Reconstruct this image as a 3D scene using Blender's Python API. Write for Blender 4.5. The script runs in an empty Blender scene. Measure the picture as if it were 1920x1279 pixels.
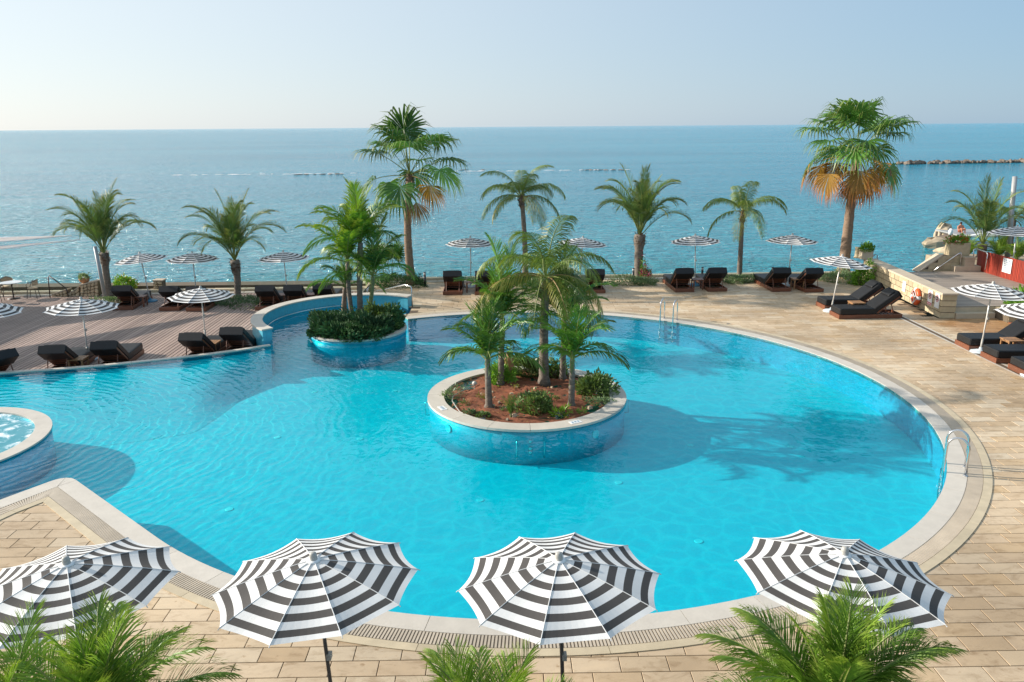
import bpy, math, random
import numpy as np
from mathutils import Vector, Matrix

random.seed(11)
SC = bpy.context.scene
COL = SC.collection
PI = math.pi
R_ = math.radians

# ------------------------------------------------------------------ camera
CAM_H = 7.0
FOC = 1493.33                      # 28 mm on a 36 mm wide sensor, in photo pixels (1920 wide)
PITCH, ROLL, YAW = R_(15.07), R_(-0.42), R_(-0.77)
CAMROT = (Matrix.Rotation(YAW, 3, 'Z') @ Matrix.Rotation(PI/2 - PITCH, 3, 'X') @ Matrix.Rotation(ROLL, 3, 'Z'))
cam_data = bpy.data.cameras.new('camera')
cam_data.sensor_width = 36; cam_data.lens = 28
cam_data.clip_start = 0.1; cam_data.clip_end = 60000
cam = bpy.data.objects.new('camera', cam_data); COL.objects.link(cam)
cam.matrix_world = Matrix.Translation((0, 0, CAM_H)) @ CAMROT.to_4x4()
SC.camera = cam

# ------------------------------------------------------------------ sky, sun, exposure
SUN_EL, SUN_AZ = R_(22.5), R_(13)    # sun from the left, a little beyond the scene
SUNDIR = Vector((-math.cos(SUN_EL)*math.cos(SUN_AZ), math.cos(SUN_EL)*math.sin(SUN_AZ), math.sin(SUN_EL)))
world = bpy.data.worlds.new('World'); SC.world = world; world.use_nodes = True
wn = world.node_tree.nodes; wl = world.node_tree.links; wn.clear()
sky = wn.new('ShaderNodeTexSky'); sky.sky_type = 'NISHITA'; sky.sun_disc = False
sky.sun_elevation = SUN_EL; sky.sun_rotation = math.atan2(SUNDIR.x, SUNDIR.y)
sky.altitude = 5; sky.air_density = 1.0; sky.dust_density = 0.4; sky.ozone_density = 1.0
bg = wn.new('ShaderNodeBackground'); bg.inputs['Strength'].default_value = 0.12
wo = wn.new('ShaderNodeOutputWorld')
# sea haze veiling the whole sky: brighter toward the sun, bluer away from it
tcw = wn.new('ShaderNodeTexCoord'); dtw = wn.new('ShaderNodeVectorMath'); dtw.operation = 'DOT_PRODUCT'
dtw.inputs[1].default_value = SUNDIR; wl.new(tcw.outputs['Generated'], dtw.inputs[0])
mrw = wn.new('ShaderNodeMapRange'); mrw.inputs['From Min'].default_value = -.40; mrw.inputs['From Max'].default_value = .75
wl.new(dtw.outputs['Value'], mrw.inputs[0])
veil = wn.new('ShaderNodeMix'); veil.data_type = 'RGBA'
veil.inputs[6].default_value = (1.30, 2.45, 3.7, 1); veil.inputs[7].default_value = (4.9, 5.25, 5.5, 1); wl.new(mrw.outputs[0], veil.inputs[0])
hz = wn.new('ShaderNodeMix'); hz.data_type = 'RGBA'; hz.inputs[0].default_value = 0.82
wl.new(sky.outputs[0], hz.inputs[6]); wl.new(veil.outputs[2], hz.inputs[7]); wl.new(hz.outputs[2], bg.inputs[0]); wl.new(bg.outputs[0], wo.inputs[0])
sd = bpy.data.lights.new('sun', 'SUN'); sd.energy = 4.8; sd.angle = R_(0.55); sd.color = (1.0, 0.93, 0.83)
sun = bpy.data.objects.new('sun', sd); COL.objects.link(sun)
sun.rotation_euler = SUNDIR.to_track_quat('Z', 'Y').to_euler(); sun.location = SUNDIR*60
SC.view_settings.view_transform = 'Standard'; SC.view_settings.look = 'None'
SC.view_settings.exposure = 0.55; SC.view_settings.gamma = 1.0
SC.view_settings.use_curve_mapping = False
SC.render.engine = 'CYCLES'
SC.cycles.use_denoising = True
SC.cycles.max_bounces = 8; SC.cycles.diffuse_bounces = 3; SC.cycles.glossy_bounces = 3
SC.cycles.transmission_bounces = 4; SC.cycles.transparent_max_bounces = 10
SC.cycles.sample_clamp_indirect = 4.0

# ------------------------------------------------------------------ helpers
def at(px, py, z=0.0):
    "ground point of height z that the photo shows at pixel (px, py)"
    d = CAMROT @ Vector(((px-960)/FOC, -(py-639.5)/FOC, -1.0))
    t = (z-CAM_H)/d.z
    return Vector((d.x*t, d.y*t, z))
def atY(px, py, Y):
    d = CAMROT @ Vector(((px-960)/FOC, -(py-639.5)/FOC, -1.0))
    t = Y/d.y
    return Vector((d.x*t, Y, CAM_H+d.z*t))
def srgb(r, g, b):
    f = lambda c: (c/255/12.92) if c/255 <= .04045 else ((c/255+.055)/1.055)**2.4
    return (f(r), f(g), f(b), 1)

class MB:
    def __init__(s): s.v = []; s.f = []; s.m = []; s.a = {}
    def add(s, vs, fs, mi=0):
        o = len(s.v); s.v += [tuple(p) for p in vs]
        for f in fs: s.f.append(tuple(i+o for i in f)); s.m.append(mi)
        return s
    def box(s, c, d, rot=None, mi=0, top=1.0):
        x, y, z = d[0]/2, d[1]/2, d[2]/2
        vs = [(-x,-y,-z),(x,-y,-z),(x,y,-z),(-x,y,-z),(-x*top,-y*top,z),(x*top,-y*top,z),(x*top,y*top,z),(-x*top,y*top,z)]
        M = rot if rot is not None else Matrix.Identity(3)
        c = Vector(c)
        return s.add([M @ Vector(v) + c for v in vs], [(0,3,2,1),(4,5,6,7),(0,1,5,4),(1,2,6,5),(2,3,7,6),(3,0,4,7)], mi)
    def bbox(s, c, d, b=.02, mi=0, rot=None):
        "box with chamfered top edges"
        x, y, z = d[0]/2, d[1]/2, d[2]/2
        vs = [(-x,-y,-z),(x,-y,-z),(x,y,-z),(-x,y,-z),(-x,-y,z-b),(x,-y,z-b),(x,y,z-b),(-x,y,z-b),
              (-x+b,-y+b,z),(x-b,-y+b,z),(x-b,y-b,z),(-x+b,y-b,z)]
        M = rot if rot is not None else Matrix.Identity(3); c = Vector(c)
        fs = [(0,3,2,1)] + [(i,(i+1)%4,(i+1)%4+4,i+4) for i in range(4)] + [(i+4,(i+1)%4+4,(i+1)%4+8,i+8) for i in range(4)] + [(8,9,10,11)]
        return s.add([M @ Vector(v) + c for v in vs], fs, mi)
    def tube(s, pts, r, n=8, mi=0, cap=True):
        pts = [Vector(p) for p in pts]; rs = r if isinstance(r, (list, tuple)) else [r]*len(pts)
        vs = []; fs = []; ref = None
        for i, p in enumerate(pts):
            t = (pts[min(i+1, len(pts)-1)]-pts[max(i-1, 0)]).normalized()
            if ref is None:
                ref = Vector((0,0,1)) if abs(t.z) < .9 else Vector((1,0,0))
            u = (ref - t*ref.dot(t)).normalized(); w = t.cross(u); ref = u
            for k in range(n):
                a = 2*PI*k/n; vs.append(p + (u*math.cos(a)+w*math.sin(a))*rs[i])
        for i in range(len(pts)-1):
            for k in range(n):
                fs.append((i*n+k, i*n+(k+1)%n, (i+1)*n+(k+1)%n, (i+1)*n+k))
        if cap:
            fs.append(tuple(range(n-1, -1, -1))); fs.append(tuple((len(pts)-1)*n+k for k in range(n)))
        return s.add(vs, fs, mi)
    def lathe(s, prof, n=24, c=(0,0,0), mi=0, close=False):
        vs = []; fs = []
        for (r, z) in prof:
            for k in range(n):
                a = 2*PI*k/n; vs.append((c[0]+r*math.cos(a), c[1]+r*math.sin(a), c[2]+z))
        L = len(prof)
        for i in range(L-1 if not close else L):
            j = (i+1) % L
            for k in range(n):
                fs.append((i*n+k, i*n+(k+1)%n, j*n+(k+1)%n, j*n+k))
        if not close:
            if prof[0][0] > 1e-4: fs.append(tuple(range(n-1,-1,-1)))
            if prof[-1][0] > 1e-4: fs.append(tuple((L-1)*n+k for k in range(n)))
        return s.add(vs, fs, mi)
    def prism(s, poly, z0, z1, mi=0):
        n = len(poly)
        vs = [(p[0],p[1],z0) for p in poly]+[(p[0],p[1],z1) for p in poly]
        fs = [tuple(range(n-1,-1,-1)), tuple(range(n,2*n))]+[(i,(i+1)%n,(i+1)%n+n,i+n) for i in range(n)]
        return s.add(vs, fs, mi)
    def mesh(s, name, mats, smooth=False, attr=None):
        me = bpy.data.meshes.new(name); me.from_pydata(s.v, [], s.f)
        for m in (mats if isinstance(mats, (list, tuple)) else [mats]): me.materials.append(m)
        if any(s.m): me.polygons.foreach_set('material_index', s.m)
        if smooth: me.polygons.foreach_set('use_smooth', [True]*len(s.f))
        if attr:
            for k, vals in attr.items():
                dom = 'FACE' if len(vals) == len(s.f) else 'POINT'
                a = me.attributes.new(k, 'FLOAT', dom); a.data.foreach_set('value', vals)
        me.update(); return me
    def build(s, name, mats, parent=None, smooth=False, attr=None, loc=None):
        return obj(name, s.mesh(name, mats, smooth, attr), parent, loc)

def obj(name, me, parent=None, loc=None, rot=None):
    o = bpy.data.objects.new(name, me); COL.objects.link(o)
    if name in ('foliage', 'flowers', 'leaf_bases', 'stems'): o['kind'] = 'stuff'
    if parent is not None: o.parent = parent
    if loc is not None: o.location = loc
    if rot is not None: o.rotation_euler = rot
    return o
def tag(o, label=None, cat=None, group=None, kind=None):
    if label: o['label'] = label
    if cat: o['category'] = cat
    if group: o['group'] = group
    if kind: o['kind'] = kind
    return o
def thing(name, label, cat, loc=(0,0,0), rz=0, group=None):
    o = bpy.data.objects.new(name, None); COL.objects.link(o); o.empty_display_size = .2
    o.location = loc; o.rotation_euler = (0,0,rz)
    return tag(o, label, cat, group)
KIDS = {}
def copy_tree(o, parent=None):
    c = o.copy(); COL.objects.link(c)
    if parent is not None: c.parent = parent
    for ch in o.children: copy_tree(ch, c)
    return c

# ------------------------------------------------------------------ materials
def newmat(name):
    m = bpy.data.materials.new(name); m.use_nodes = True
    nt = m.node_tree; nt.nodes.clear()
    return m, nt.nodes, nt.links
def N(nodes, typ, **kw):
    n = nodes.new(typ)
    for k, v in kw.items():
        if k.startswith('i_'):
            key = k[2:].replace('_', ' ')
            n.inputs[key].default_value = v
        else: setattr(n, k, v)
    return n
def ramp(nodes, stops, interp='LINEAR'):
    r = nodes.new('ShaderNodeValToRGB'); r.color_ramp.interpolation = interp
    e = r.color_ramp.elements
    while len(e) < len(stops): e.new(.5)
    for el, (p, c) in zip(e, stops):
        el.position = p; el.color = c if len(c) == 4 else (*c, 1)
    return r
def pmat(name, base, rough=.6, metal=0., spec=.5, nscale=4., namt=.25, bump=0., bscale=30., col2=None, rand=.0, stretch=None, coat=0., coords='Object'):
    m, n, l = newmat(name)
    out = N(n, 'ShaderNodeOutputMaterial'); p = N(n, 'ShaderNodeBsdfPrincipled')
    p.inputs['Roughness'].default_value = rough; p.inputs['Metallic'].default_value = metal
    p.inputs['Specular IOR Level'].default_value = spec; p.inputs['Coat Weight'].default_value = coat
    l.new(p.outputs[0], out.inputs[0])
    tc = N(n, 'ShaderNodeTexCoord'); src = tc.outputs[coords]
    if stretch:
        mp = N(n, 'ShaderNodeMapping'); mp.inputs['Scale'].default_value = stretch; l.new(src, mp.inputs[0]); src = mp.outputs[0]
    nz = N(n, 'ShaderNodeTexNoise'); nz.inputs['Scale'].default_value = nscale; nz.inputs['Detail'].default_value = 5; nz.inputs['Roughness'].default_value = .62
    l.new(src, nz.inputs['Vector'])
    b = base if len(base) == 4 else (*base, 1)
    c2 = col2 if col2 else tuple(x*(1-namt) for x in b[:3])+(1,)
    c2 = c2 if len(c2) == 4 else (*c2, 1)
    rp = ramp(n, [(.32, c2), (.68, b)]); l.new(nz.outputs[0], rp.inputs[0]); colr = rp.outputs[0]
    if rand:
        oi = N(n, 'ShaderNodeObjectInfo'); mr = N(n, 'ShaderNodeMapRange')
        mr.inputs['To Min'].default_value = 1-rand; mr.inputs['To Max'].default_value = 1+rand
        l.new(oi.outputs['Random'], mr.inputs[0])
        mx = N(n, 'ShaderNodeMix', data_type='RGBA', blend_type='MULTIPLY'); mx.inputs[0].default_value = 1
        l.new(colr, mx.inputs[6]); l.new(mr.outputs[0], mx.inputs[7]); colr = mx.outputs[2]
    l.new(colr, p.inputs['Base Color'])
    if bump:
        n2 = N(n, 'ShaderNodeTexNoise'); n2.inputs['Scale'].default_value = bscale; n2.inputs['Detail'].default_value = 4
        l.new(src, n2.inputs['Vector'])
        bp = N(n, 'ShaderNodeBump'); bp.inputs['Strength'].default_value = bump; bp.inputs['Distance'].default_value = .02
        l.new(n2.outputs[0], bp.inputs['Height']); l.new(bp.outputs[0], p.inputs['Normal'])
    return m

def leafmat(name, c1, c2, tipc, tipamt=.8, rough=.42, trans=.24, rand=.25):
    m, n, l = newmat(name)
    out = N(n, 'ShaderNodeOutputMaterial'); p = N(n, 'ShaderNodeBsdfPrincipled'); p.inputs['Roughness'].default_value = rough
    p.inputs['Specular IOR Level'].default_value = .4
    tr = N(n, 'ShaderNodeBsdfTranslucent'); mix = N(n, 'ShaderNodeMixShader'); mix.inputs[0].default_value = trans
    geo = N(n, 'ShaderNodeTexCoord'); nz = N(n, 'ShaderNodeTexNoise'); nz.inputs['Scale'].default_value = 2.3; nz.inputs['Detail'].default_value = 3
    l.new(geo.outputs['Object'], nz.inputs['Vector'])
    oi = N(n, 'ShaderNodeObjectInfo')
    ad = N(n, 'ShaderNodeMath', operation='MULTIPLY_ADD'); ad.inputs[1].default_value = .6; l.new(oi.outputs['Random'], ad.inputs[0]); 
    sb = N(n, 'ShaderNodeMath', operation='SUBTRACT'); sb.inputs[1].default_value = .3; l.new(nz.outputs[0], sb.inputs[0]); l.new(sb.outputs[0], ad.inputs[2])
    rp = ramp(n, [(.1, (*c1, 1)), (.75, (*c2, 1))]); l.new(ad.outputs[0], rp.inputs[0])
    at_ = N(n, 'ShaderNodeAttribute', attribute_name='tip'); pw = N(n, 'ShaderNodeMath', operation='POWER'); pw.inputs[1].default_value = 2.2
    l.new(at_.outputs['Fac'], pw.inputs[0])
    ml = N(n, 'ShaderNodeMath', operation='MULTIPLY'); ml.inputs[1].default_value = tipamt; l.new(pw.outputs[0], ml.inputs[0])
    mx = N(n, 'ShaderNodeMix', data_type='RGBA'); l.new(ml.outputs[0], mx.inputs[0]); l.new(rp.outputs[0], mx.inputs[6]); mx.inputs[7].default_value = (*tipc, 1)
    l.new(mx.outputs[2], p.inputs['Base Color'])
    br = N(n, 'ShaderNodeMix', data_type='RGBA', blend_type='MULTIPLY'); br.inputs[0].default_value = 1
    l.new(mx.outputs[2], br.inputs[6]); br.inputs[7].default_value = (1.5, 1.5, .9, 1); l.new(br.outputs[2], tr.inputs[0])
    l.new(p.outputs[0], mix.inputs[1]); l.new(tr.outputs[0], mix.inputs[2]); l.new(mix.outputs[0], out.inputs[0])
    return m

def slabmat(name, cols, joint=False):
    m, n, l = newmat(name)
    out = N(n, 'ShaderNodeOutputMaterial'); p = N(n, 'ShaderNodeBsdfPrincipled'); l.new(p.outputs[0], out.inputs[0])
    geo = N(n, 'ShaderNodeNewGeometry')
    a = N(n, 'ShaderNodeAttribute', attribute_name='var'); oi = N(n, 'ShaderNodeObjectInfo')
    ad = N(n, 'ShaderNodeMath', operation='ADD'); l.new(a.outputs['Fac'], ad.inputs[0]); l.new(oi.outputs['Random'], ad.inputs[1])
    fr = N(n, 'ShaderNodeMath', operation='FRACT'); l.new(ad.outputs[0], fr.inputs[0])
    rp = ramp(n, [(i/(len(cols)-1), c) for i, c in enumerate(cols)]); l.new(fr.outputs[0], rp.inputs[0])
    # cloudy veining of the stone, stretched, shifted per slab
    cb = N(n, 'ShaderNodeCombineXYZ'); ms = N(n, 'ShaderNodeMath', operation='MULTIPLY'); ms.inputs[1].default_value = 37
    l.new(fr.outputs[0], ms.inputs[0]); l.new(ms.outputs[0], cb.inputs[2])
    va = N(n, 'ShaderNodeVectorMath', operation='ADD'); l.new(geo.outputs['Position'], va.inputs[0]); l.new(cb.outputs[0], va.inputs[1])
    mp = N(n, 'ShaderNodeMapping'); mp.inputs['Scale'].default_value = (1.6, 3.2, 1); l.new(va.outputs[0], mp.inputs[0])
    nz = N(n, 'ShaderNodeTexNoise'); nz.inputs['Scale'].default_value = 1.7; nz.inputs['Detail'].default_value = 6; nz.inputs['Roughness'].default_value = .65; nz.inputs['Distortion'].default_value = .6
    l.new(mp.outputs[0], nz.inputs['Vector'])
    r2 = ramp(n, [(.28, (.62,.55,.46,1)), (.5, (1,1,1,1)), (.8, (1.1,1.08,1.05,1))]); l.new(nz.outputs[0], r2.inputs[0])
    mx = N(n, 'ShaderNodeMix', data_type='RGBA', blend_type='MULTIPLY'); mx.inputs[0].default_value = .85
    l.new(rp.outputs[0], mx.inputs[6]); l.new(r2.outputs[0], mx.inputs[7])
    # large weathering patches over the whole terrace
    n3 = N(n, 'ShaderNodeTexNoise'); n3.inputs['Scale'].default_value = .33; n3.inputs['Detail'].default_value = 5; l.new(geo.outputs['Position'], n3.inputs['Vector'])
    r3 = ramp(n, [(.33, (.76,.73,.69,1)), (.6, (1.10,1.08,1.05,1))]); l.new(n3.outputs[0], r3.inputs[0])
    m3 = N(n, 'ShaderNodeMix', data_type='RGBA', blend_type='MULTIPLY'); m3.inputs[0].default_value = 1
    l.new(mx.outputs[2], m3.inputs[6]); l.new(r3.outputs[0], m3.inputs[7])
    # small spots
    n4 = N(n, 'ShaderNodeTexNoise'); n4.inputs['Scale'].default_value = 9; n4.inputs['Detail'].default_value = 3; l.new(va.outputs[0], n4.inputs['Vector'])
    r4 = ramp(n, [(.24, (.6,.5,.4,1)), (.34, (1,1,1,1))]); l.new(n4.outputs[0], r4.inputs[0])
    m4 = N(n, 'ShaderNodeMix', data_type='RGBA', blend_type='MULTIPLY'); m4.inputs[0].default_value = .8
    l.new(m3.outputs[2], m4.inputs[6]); l.new(r4.outputs[0], m4.inputs[7])
    # wet, orange-brown stain where water runs off the steps on the right
    vd = N(n, 'ShaderNodeVectorMath', operation='DISTANCE'); vd.inputs[1].default_value = (17.6, 27.4, 0); l.new(geo.outputs['Position'], vd.inputs[0])
    n5 = N(n, 'ShaderNodeTexNoise'); n5.inputs['Scale'].default_value = .8; n5.inputs['Detail'].default_value = 5; l.new(geo.outputs['Position'], n5.inputs['Vector'])
    a5 = N(n, 'ShaderNodeMath', operation='MULTIPLY_ADD'); a5.inputs[1].default_value = 3.2; l.new(n5.outputs[0], a5.inputs[0]); l.new(vd.outputs['Value'], a5.inputs[2])
    w5 = N(n, 'ShaderNodeMapRange'); w5.inputs['From Min'].default_value = 2.9; w5.inputs['From Max'].default_value = 3.9; w5.inputs['To Min'].default_value = 1; w5.inputs['To Max'].default_value = 0; l.new(a5.outputs[0], w5.inputs[0])
    m5 = N(n, 'ShaderNodeMix', data_type='RGBA', blend_type='MULTIPLY'); l.new(w5.outputs[0], m5.inputs[0]); l.new(m4.outputs[2], m5.inputs[6]); m5.inputs[7].default_value = (.72,.52,.34,1)
    l.new(m5.outputs[2], p.inputs['Base Color'])
    rr = N(n, 'ShaderNodeMapRange'); rr.inputs['To Min'].default_value = .42; rr.inputs['To Max'].default_value = .8; l.new(n3.outputs[0], rr.inputs[0]); l.new(rr.outputs[0], p.inputs['Roughness'])
    bp = N(n, 'ShaderNodeBump'); bp.inputs['Strength'].default_value = .25; bp.inputs['Distance'].default_value = .01
    l.new(nz.outputs[0], bp.inputs['Height']); l.new(bp.outputs[0], p.inputs['Normal'])
    return m

M = {}
M['slab'] = slabmat('stone_slab', [(.53,.395,.255,1), (.58,.455,.315,1), (.48,.35,.215,1), (.61,.505,.37,1), (.52,.365,.205,1)])
M['joint'] = pmat('joint_mortar', (.13,.088,.052), .9, namt=.3)
M['coping'] = pmat('coping_stone', (.60,.54,.46), .55, nscale=3, namt=.12, bump=.1, bscale=25, rand=.05)
M['strip'] = pmat('edge_strip', (.58,.475,.32), .6, nscale=3, namt=.2, rand=.08)
M['grate'] = pmat('drain_grate', (.56,.47,.36), .5, nscale=2, namt=.2)
M['drain'] = pmat('drain_channel', (.24,.19,.14), .8)
M['plank'] = pmat('deck_plank', (.44,.32,.265), .65, nscale=3, namt=.35, stretch=(6,.35,6), rand=.22, bump=.3, bscale=20)
M['plank_r'] = pmat('raised_deck_plank', (.36,.29,.23), .6, nscale=3, namt=.35, stretch=(.35,6,6), rand=.2, bump=.3, bscale=20)
M['gap'] = pmat('deck_gap', (.045,.035,.03), .9)
M['teak'] = pmat('dark_teak', (.20,.068,.032), .45, nscale=3, namt=.35, stretch=(1,8,8), rand=.15)
M['teak2'] = pmat('light_teak', (.36,.19,.085), .5, nscale=3, namt=.3, stretch=(1,8,8), rand=.15)
M['cushion'] = pmat('black_cushion', (.013,.013,.014), .5, spec=.35, nscale=6, namt=.3, bump=.15, bscale=60)
M['white'] = None
M['steel'] = pmat('steel', (.72,.72,.72), .18, metal=1, namt=.1)
M['pole'] = pmat('parasol_pole', (.74,.71,.66), .35, metal=.2, namt=.1)
M['pole_dk'] = pmat('parasol_pole_grey', (.16,.15,.14), .35, metal=.4, namt=.1)
M['plate'] = pmat('parasol_base', (.55,.62,.66), .5, namt=.15)
M['plate_b'] = pmat('parasol_base_blue', (.08,.27,.42), .5, namt=.2)
M['plastic'] = pmat('grey_plastic', (.42,.40,.36), .45, namt=.1)
M['trunk_g'] = pmat('trunk_grey', (.24,.195,.155), .9, nscale=7, namt=.55, bump=.6, bscale=14, stretch=(1,1,3))
M['trunk_b'] = pmat('trunk_brown', (.33,.22,.145), .9, nscale=7, namt=.5, bump=.6, bscale=14, stretch=(1,1,4))
M['boot'] = pmat('trunk_boots', (.27,.20,.15), .9, nscale=9, namt=.6, bump=.7, bscale=10)
M['shaft'] = pmat('crownshaft', (.20,.23,.085), .5, nscale=5, namt=.5, stretch=(1,1,4), bump=.4, bscale=10)
M['rach'] = pmat('rachis', (.22,.26,.06), .5, namt=.3)
M['rach_o'] = pmat('rachis_dry', (.36,.22,.07), .6, namt=.3)
M['lf_tri'] = leafmat('leaf_triangle', (0.05,0.1125,0.0264), (0.1187,0.2175,0.048), (.30,.20,.06), .75)
M['lf_queen'] = leafmat('leaf_queen', (.045,.10,.016), (.17,.255,.045), (.32,.25,.06), .65)
M['lf_queen_y'] = leafmat('leaf_queen_yellowing', (0.175,0.225,0.042), (0.3,0.315,0.06), (.40,.23,.06), .9)
M['lf_king'] = leafmat('leaf_king', (0.02712,0.0837,0.008928), (0.1075,0.2709,0.0258), (.22,.20,.05), .45)
M['lf_king_y'] = leafmat('leaf_king_bright', (0.05812,0.1488,0.008928), (0.2042,0.3612,0.0258), (.36,.27,.05), .6)
M['lf_fan'] = leafmat('leaf_fan', (0.02712,0.0837,0.01339), (0.1075,0.258,0.04128), (.32,.25,.09), .65)
M['lf_fan_o'] = leafmat('leaf_fan_orange', (.24,.12,.022), (.36,.20,.03), (.52,.11,.03), 1.0)
M['lf_fan_d'] = leafmat('leaf_fan_dead', (0.25,0.1275,0.048), (0.325,0.18,0.06), (.28,.13,.07), .8, trans=.15)
M['lf_fg'] = leafmat('leaf_foreground', (.050,.14,.012), (.17,.33,.035), (.42,.38,.08), .6)
M['lf_bush'] = leafmat('leaf_bush', (0.05625,0.1125,0.03), (0.1625,0.24,0.072), (.2,.2,.08), .3)
M['lf_junip'] = leafmat('leaf_juniper', (.016,.055,.022), (.045,.12,.035), (.10,.17,.05), .7, rough=.75, trans=.12)
M['lf_grey'] = leafmat('leaf_grey', (0.0875,0.15,0.072), (0.2,0.285,0.144), (.22,.22,.14), .3)
M['lf_brt'] = leafmat('leaf_bright', (0.1,0.255,0.024), (0.25,0.465,0.06), (.3,.3,.06), .4)
M['fl_red'] = leafmat('petal_red', (.45,.02,.02), (.6,.05,.02), (.6,.1,.02), .3)
M['fl_mag'] = leafmat('petal_magenta', (.35,.01,.10), (.5,.03,.2), (.5,.05,.2), .3)
M['fl_yel'] = leafmat('petal_yellow', (.5,.35,.02), (.6,.3,.03), (.6,.2,.02), .3)
M['soil'] = pmat('red_soil', (.30,.095,.042), .95, nscale=2.2, namt=.55, bump=1., bscale=9)
M['sand'] = pmat('sandy_soil', (.42,.33,.22), .95, nscale=2.2, namt=.3, bump=.6, bscale=9)
M['block'] = pmat('sandstone_block', (.52,.42,.265), .85, nscale=5, namt=.2, bump=.35, bscale=18, rand=.13)
M['block_cap'] = pmat('sandstone_cap', (.55,.45,.33), .75, nscale=4, namt=.15, bump=.2, bscale=18, rand=.06)
M['mortar'] = pmat('pale_mortar', (.15,.115,.075), .9, namt=.2)
M['rubble'] = pmat('rubble_stone', (.58,.45,.29), .85, nscale=4, namt=.25, bump=.4, rand=.2)
M['rubble_m'] = pmat('rubble_mortar', (.19,.135,.08), .9)
M['terra'] = pmat('terracotta', (.52,.25,.12), .75, namt=.25, nscale=5)
M['red'] = pmat('red_stain_wood', (.36,.040,.018), .55, nscale=3, namt=.35, stretch=(6,6,.6), rand=.2)
M['orange'] = pmat('lifebuoy_orange', (.78,.11,.02), .4, namt=.1)
M['wht'] = pmat('white_paint', (.80,.80,.79), .5, namt=.05)
M['sred'] = pmat('sign_red', (.60,.03,.06), .5, namt=.05)
M['sblk'] = pmat('sign_black', (.03,.03,.03), .5)
M['stext'] = pmat('sign_text_blue', (.18,.32,.45), .6)
M['bollard'] = pmat('bollard_dark', (.035,.037,.04), .4)
M['boll_l'] = pmat('bollard_lens', (.62,.60,.55), .3)
M['rock'] = pmat('sea_rock', (.25,.195,.15), .9, nscale=2, namt=.5, bump=.8, bscale=4, rand=.25)
M['rock_y'] = pmat('shore_rock', (.50,.40,.27), .9, nscale=2, namt=.4, bump=.8, bscale=4, rand=.15)
M['metal_w'] = pmat('lamp_post', (.42,.42,.41), .5, metal=.3, namt=.15)
M['wicker'] = pmat('wicker', (.55,.43,.28), .8, namt=.2, bump=.5, bscale=60)
M['chairf'] = pmat('chair_frame', (.05,.035,.028), .45)
M['ttop'] = pmat('table_top_white', (.72,.74,.76), .25, namt=.05)
M['sail'] = pmat('sail_cloth', (.40,.36,.34), .8, namt=.08)
M['tile'] = pmat('blue_mosaic', (.095,.46,.60), .3, nscale=14, namt=.22, bump=.1, bscale=60)
M['skin'] = pmat('skin', (.50,.20,.11), .5, namt=.1)
M['hair'] = pmat('hair', (.03,.02,.015), .6)
M['swim'] = pmat('red_swimwear', (.55,.04,.03), .6)

# fabric of the parasols
def fabric(name, c, trans):
    m, n, l = newmat(name)
    out = N(n, 'ShaderNodeOutputMaterial'); p = N(n, 'ShaderNodeBsdfPrincipled'); p.inputs['Roughness'].default_value = .85; p.inputs['Specular IOR Level'].default_value = .2
    tr = N(n, 'ShaderNodeBsdfTranslucent'); mix = N(n, 'ShaderNodeMixShader'); mix.inputs[0].default_value = trans
    tc = N(n, 'ShaderNodeTexCoord'); nz = N(n, 'ShaderNodeTexNoise'); nz.inputs['Scale'].default_value = 3; nz.inputs['Detail'].default_value = 6
    l.new(tc.outputs['Object'], nz.inputs['Vector'])
    rp = ramp(n, [(.3, tuple(x*.86 for x in c)), (.7, c)]); l.new(nz.outputs[0], rp.inputs[0])
    n2 = N(n, 'ShaderNodeTexNoise'); n2.inputs['Scale'].default_value = 160; n2.inputs['Detail'].default_value = 1; l.new(tc.outputs['Object'], n2.inputs['Vector'])
    bp = N(n, 'ShaderNodeBump'); bp.inputs['Strength'].default_value = .25; bp.inputs['Distance'].default_value = .004; l.new(n2.outputs[0], bp.inputs['Height'])
    l.new(bp.outputs[0], p.inputs['Normal'])
    l.new(rp.outputs[0], p.inputs['Base Color']); l.new(rp.outputs[0], tr.inputs[0])
    l.new(p.outputs[0], mix.inputs[1]); l.new(tr.outputs[0], mix.inputs[2]); l.new(mix.outputs[0], out.inputs[0])
    return m
M['fab_w'] = fabric('parasol_white', (.80,.79,.77), .12)
M['fab_b'] = fabric('parasol_charcoal', (.085,.078,.073), .02)

# sheer glass of the balustrades
def schlick(n, l, normal=None, f0=.02):
    "reflectance from the angle of view, the same from above and below the surface"
    geo = N(n, 'ShaderNodeNewGeometry'); dt = N(n, 'ShaderNodeVectorMath', operation='DOT_PRODUCT')
    l.new(geo.outputs['Incoming'], dt.inputs[0]); l.new(normal if normal is not None else geo.outputs['Normal'], dt.inputs[1])
    ab = N(n, 'ShaderNodeMath', operation='ABSOLUTE'); l.new(dt.outputs['Value'], ab.inputs[0])
    om = N(n, 'ShaderNodeMath', operation='SUBTRACT', use_clamp=True); om.inputs[0].default_value = 1; l.new(ab.outputs[0], om.inputs[1])
    pw = N(n, 'ShaderNodeMath', operation='POWER'); pw.inputs[1].default_value = 5; l.new(om.outputs[0], pw.inputs[0])
    ma = N(n, 'ShaderNodeMath', operation='MULTIPLY_ADD'); ma.inputs[1].default_value = 1-f0; ma.inputs[2].default_value = f0; l.new(pw.outputs[0], ma.inputs[0])
    return ma
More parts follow.
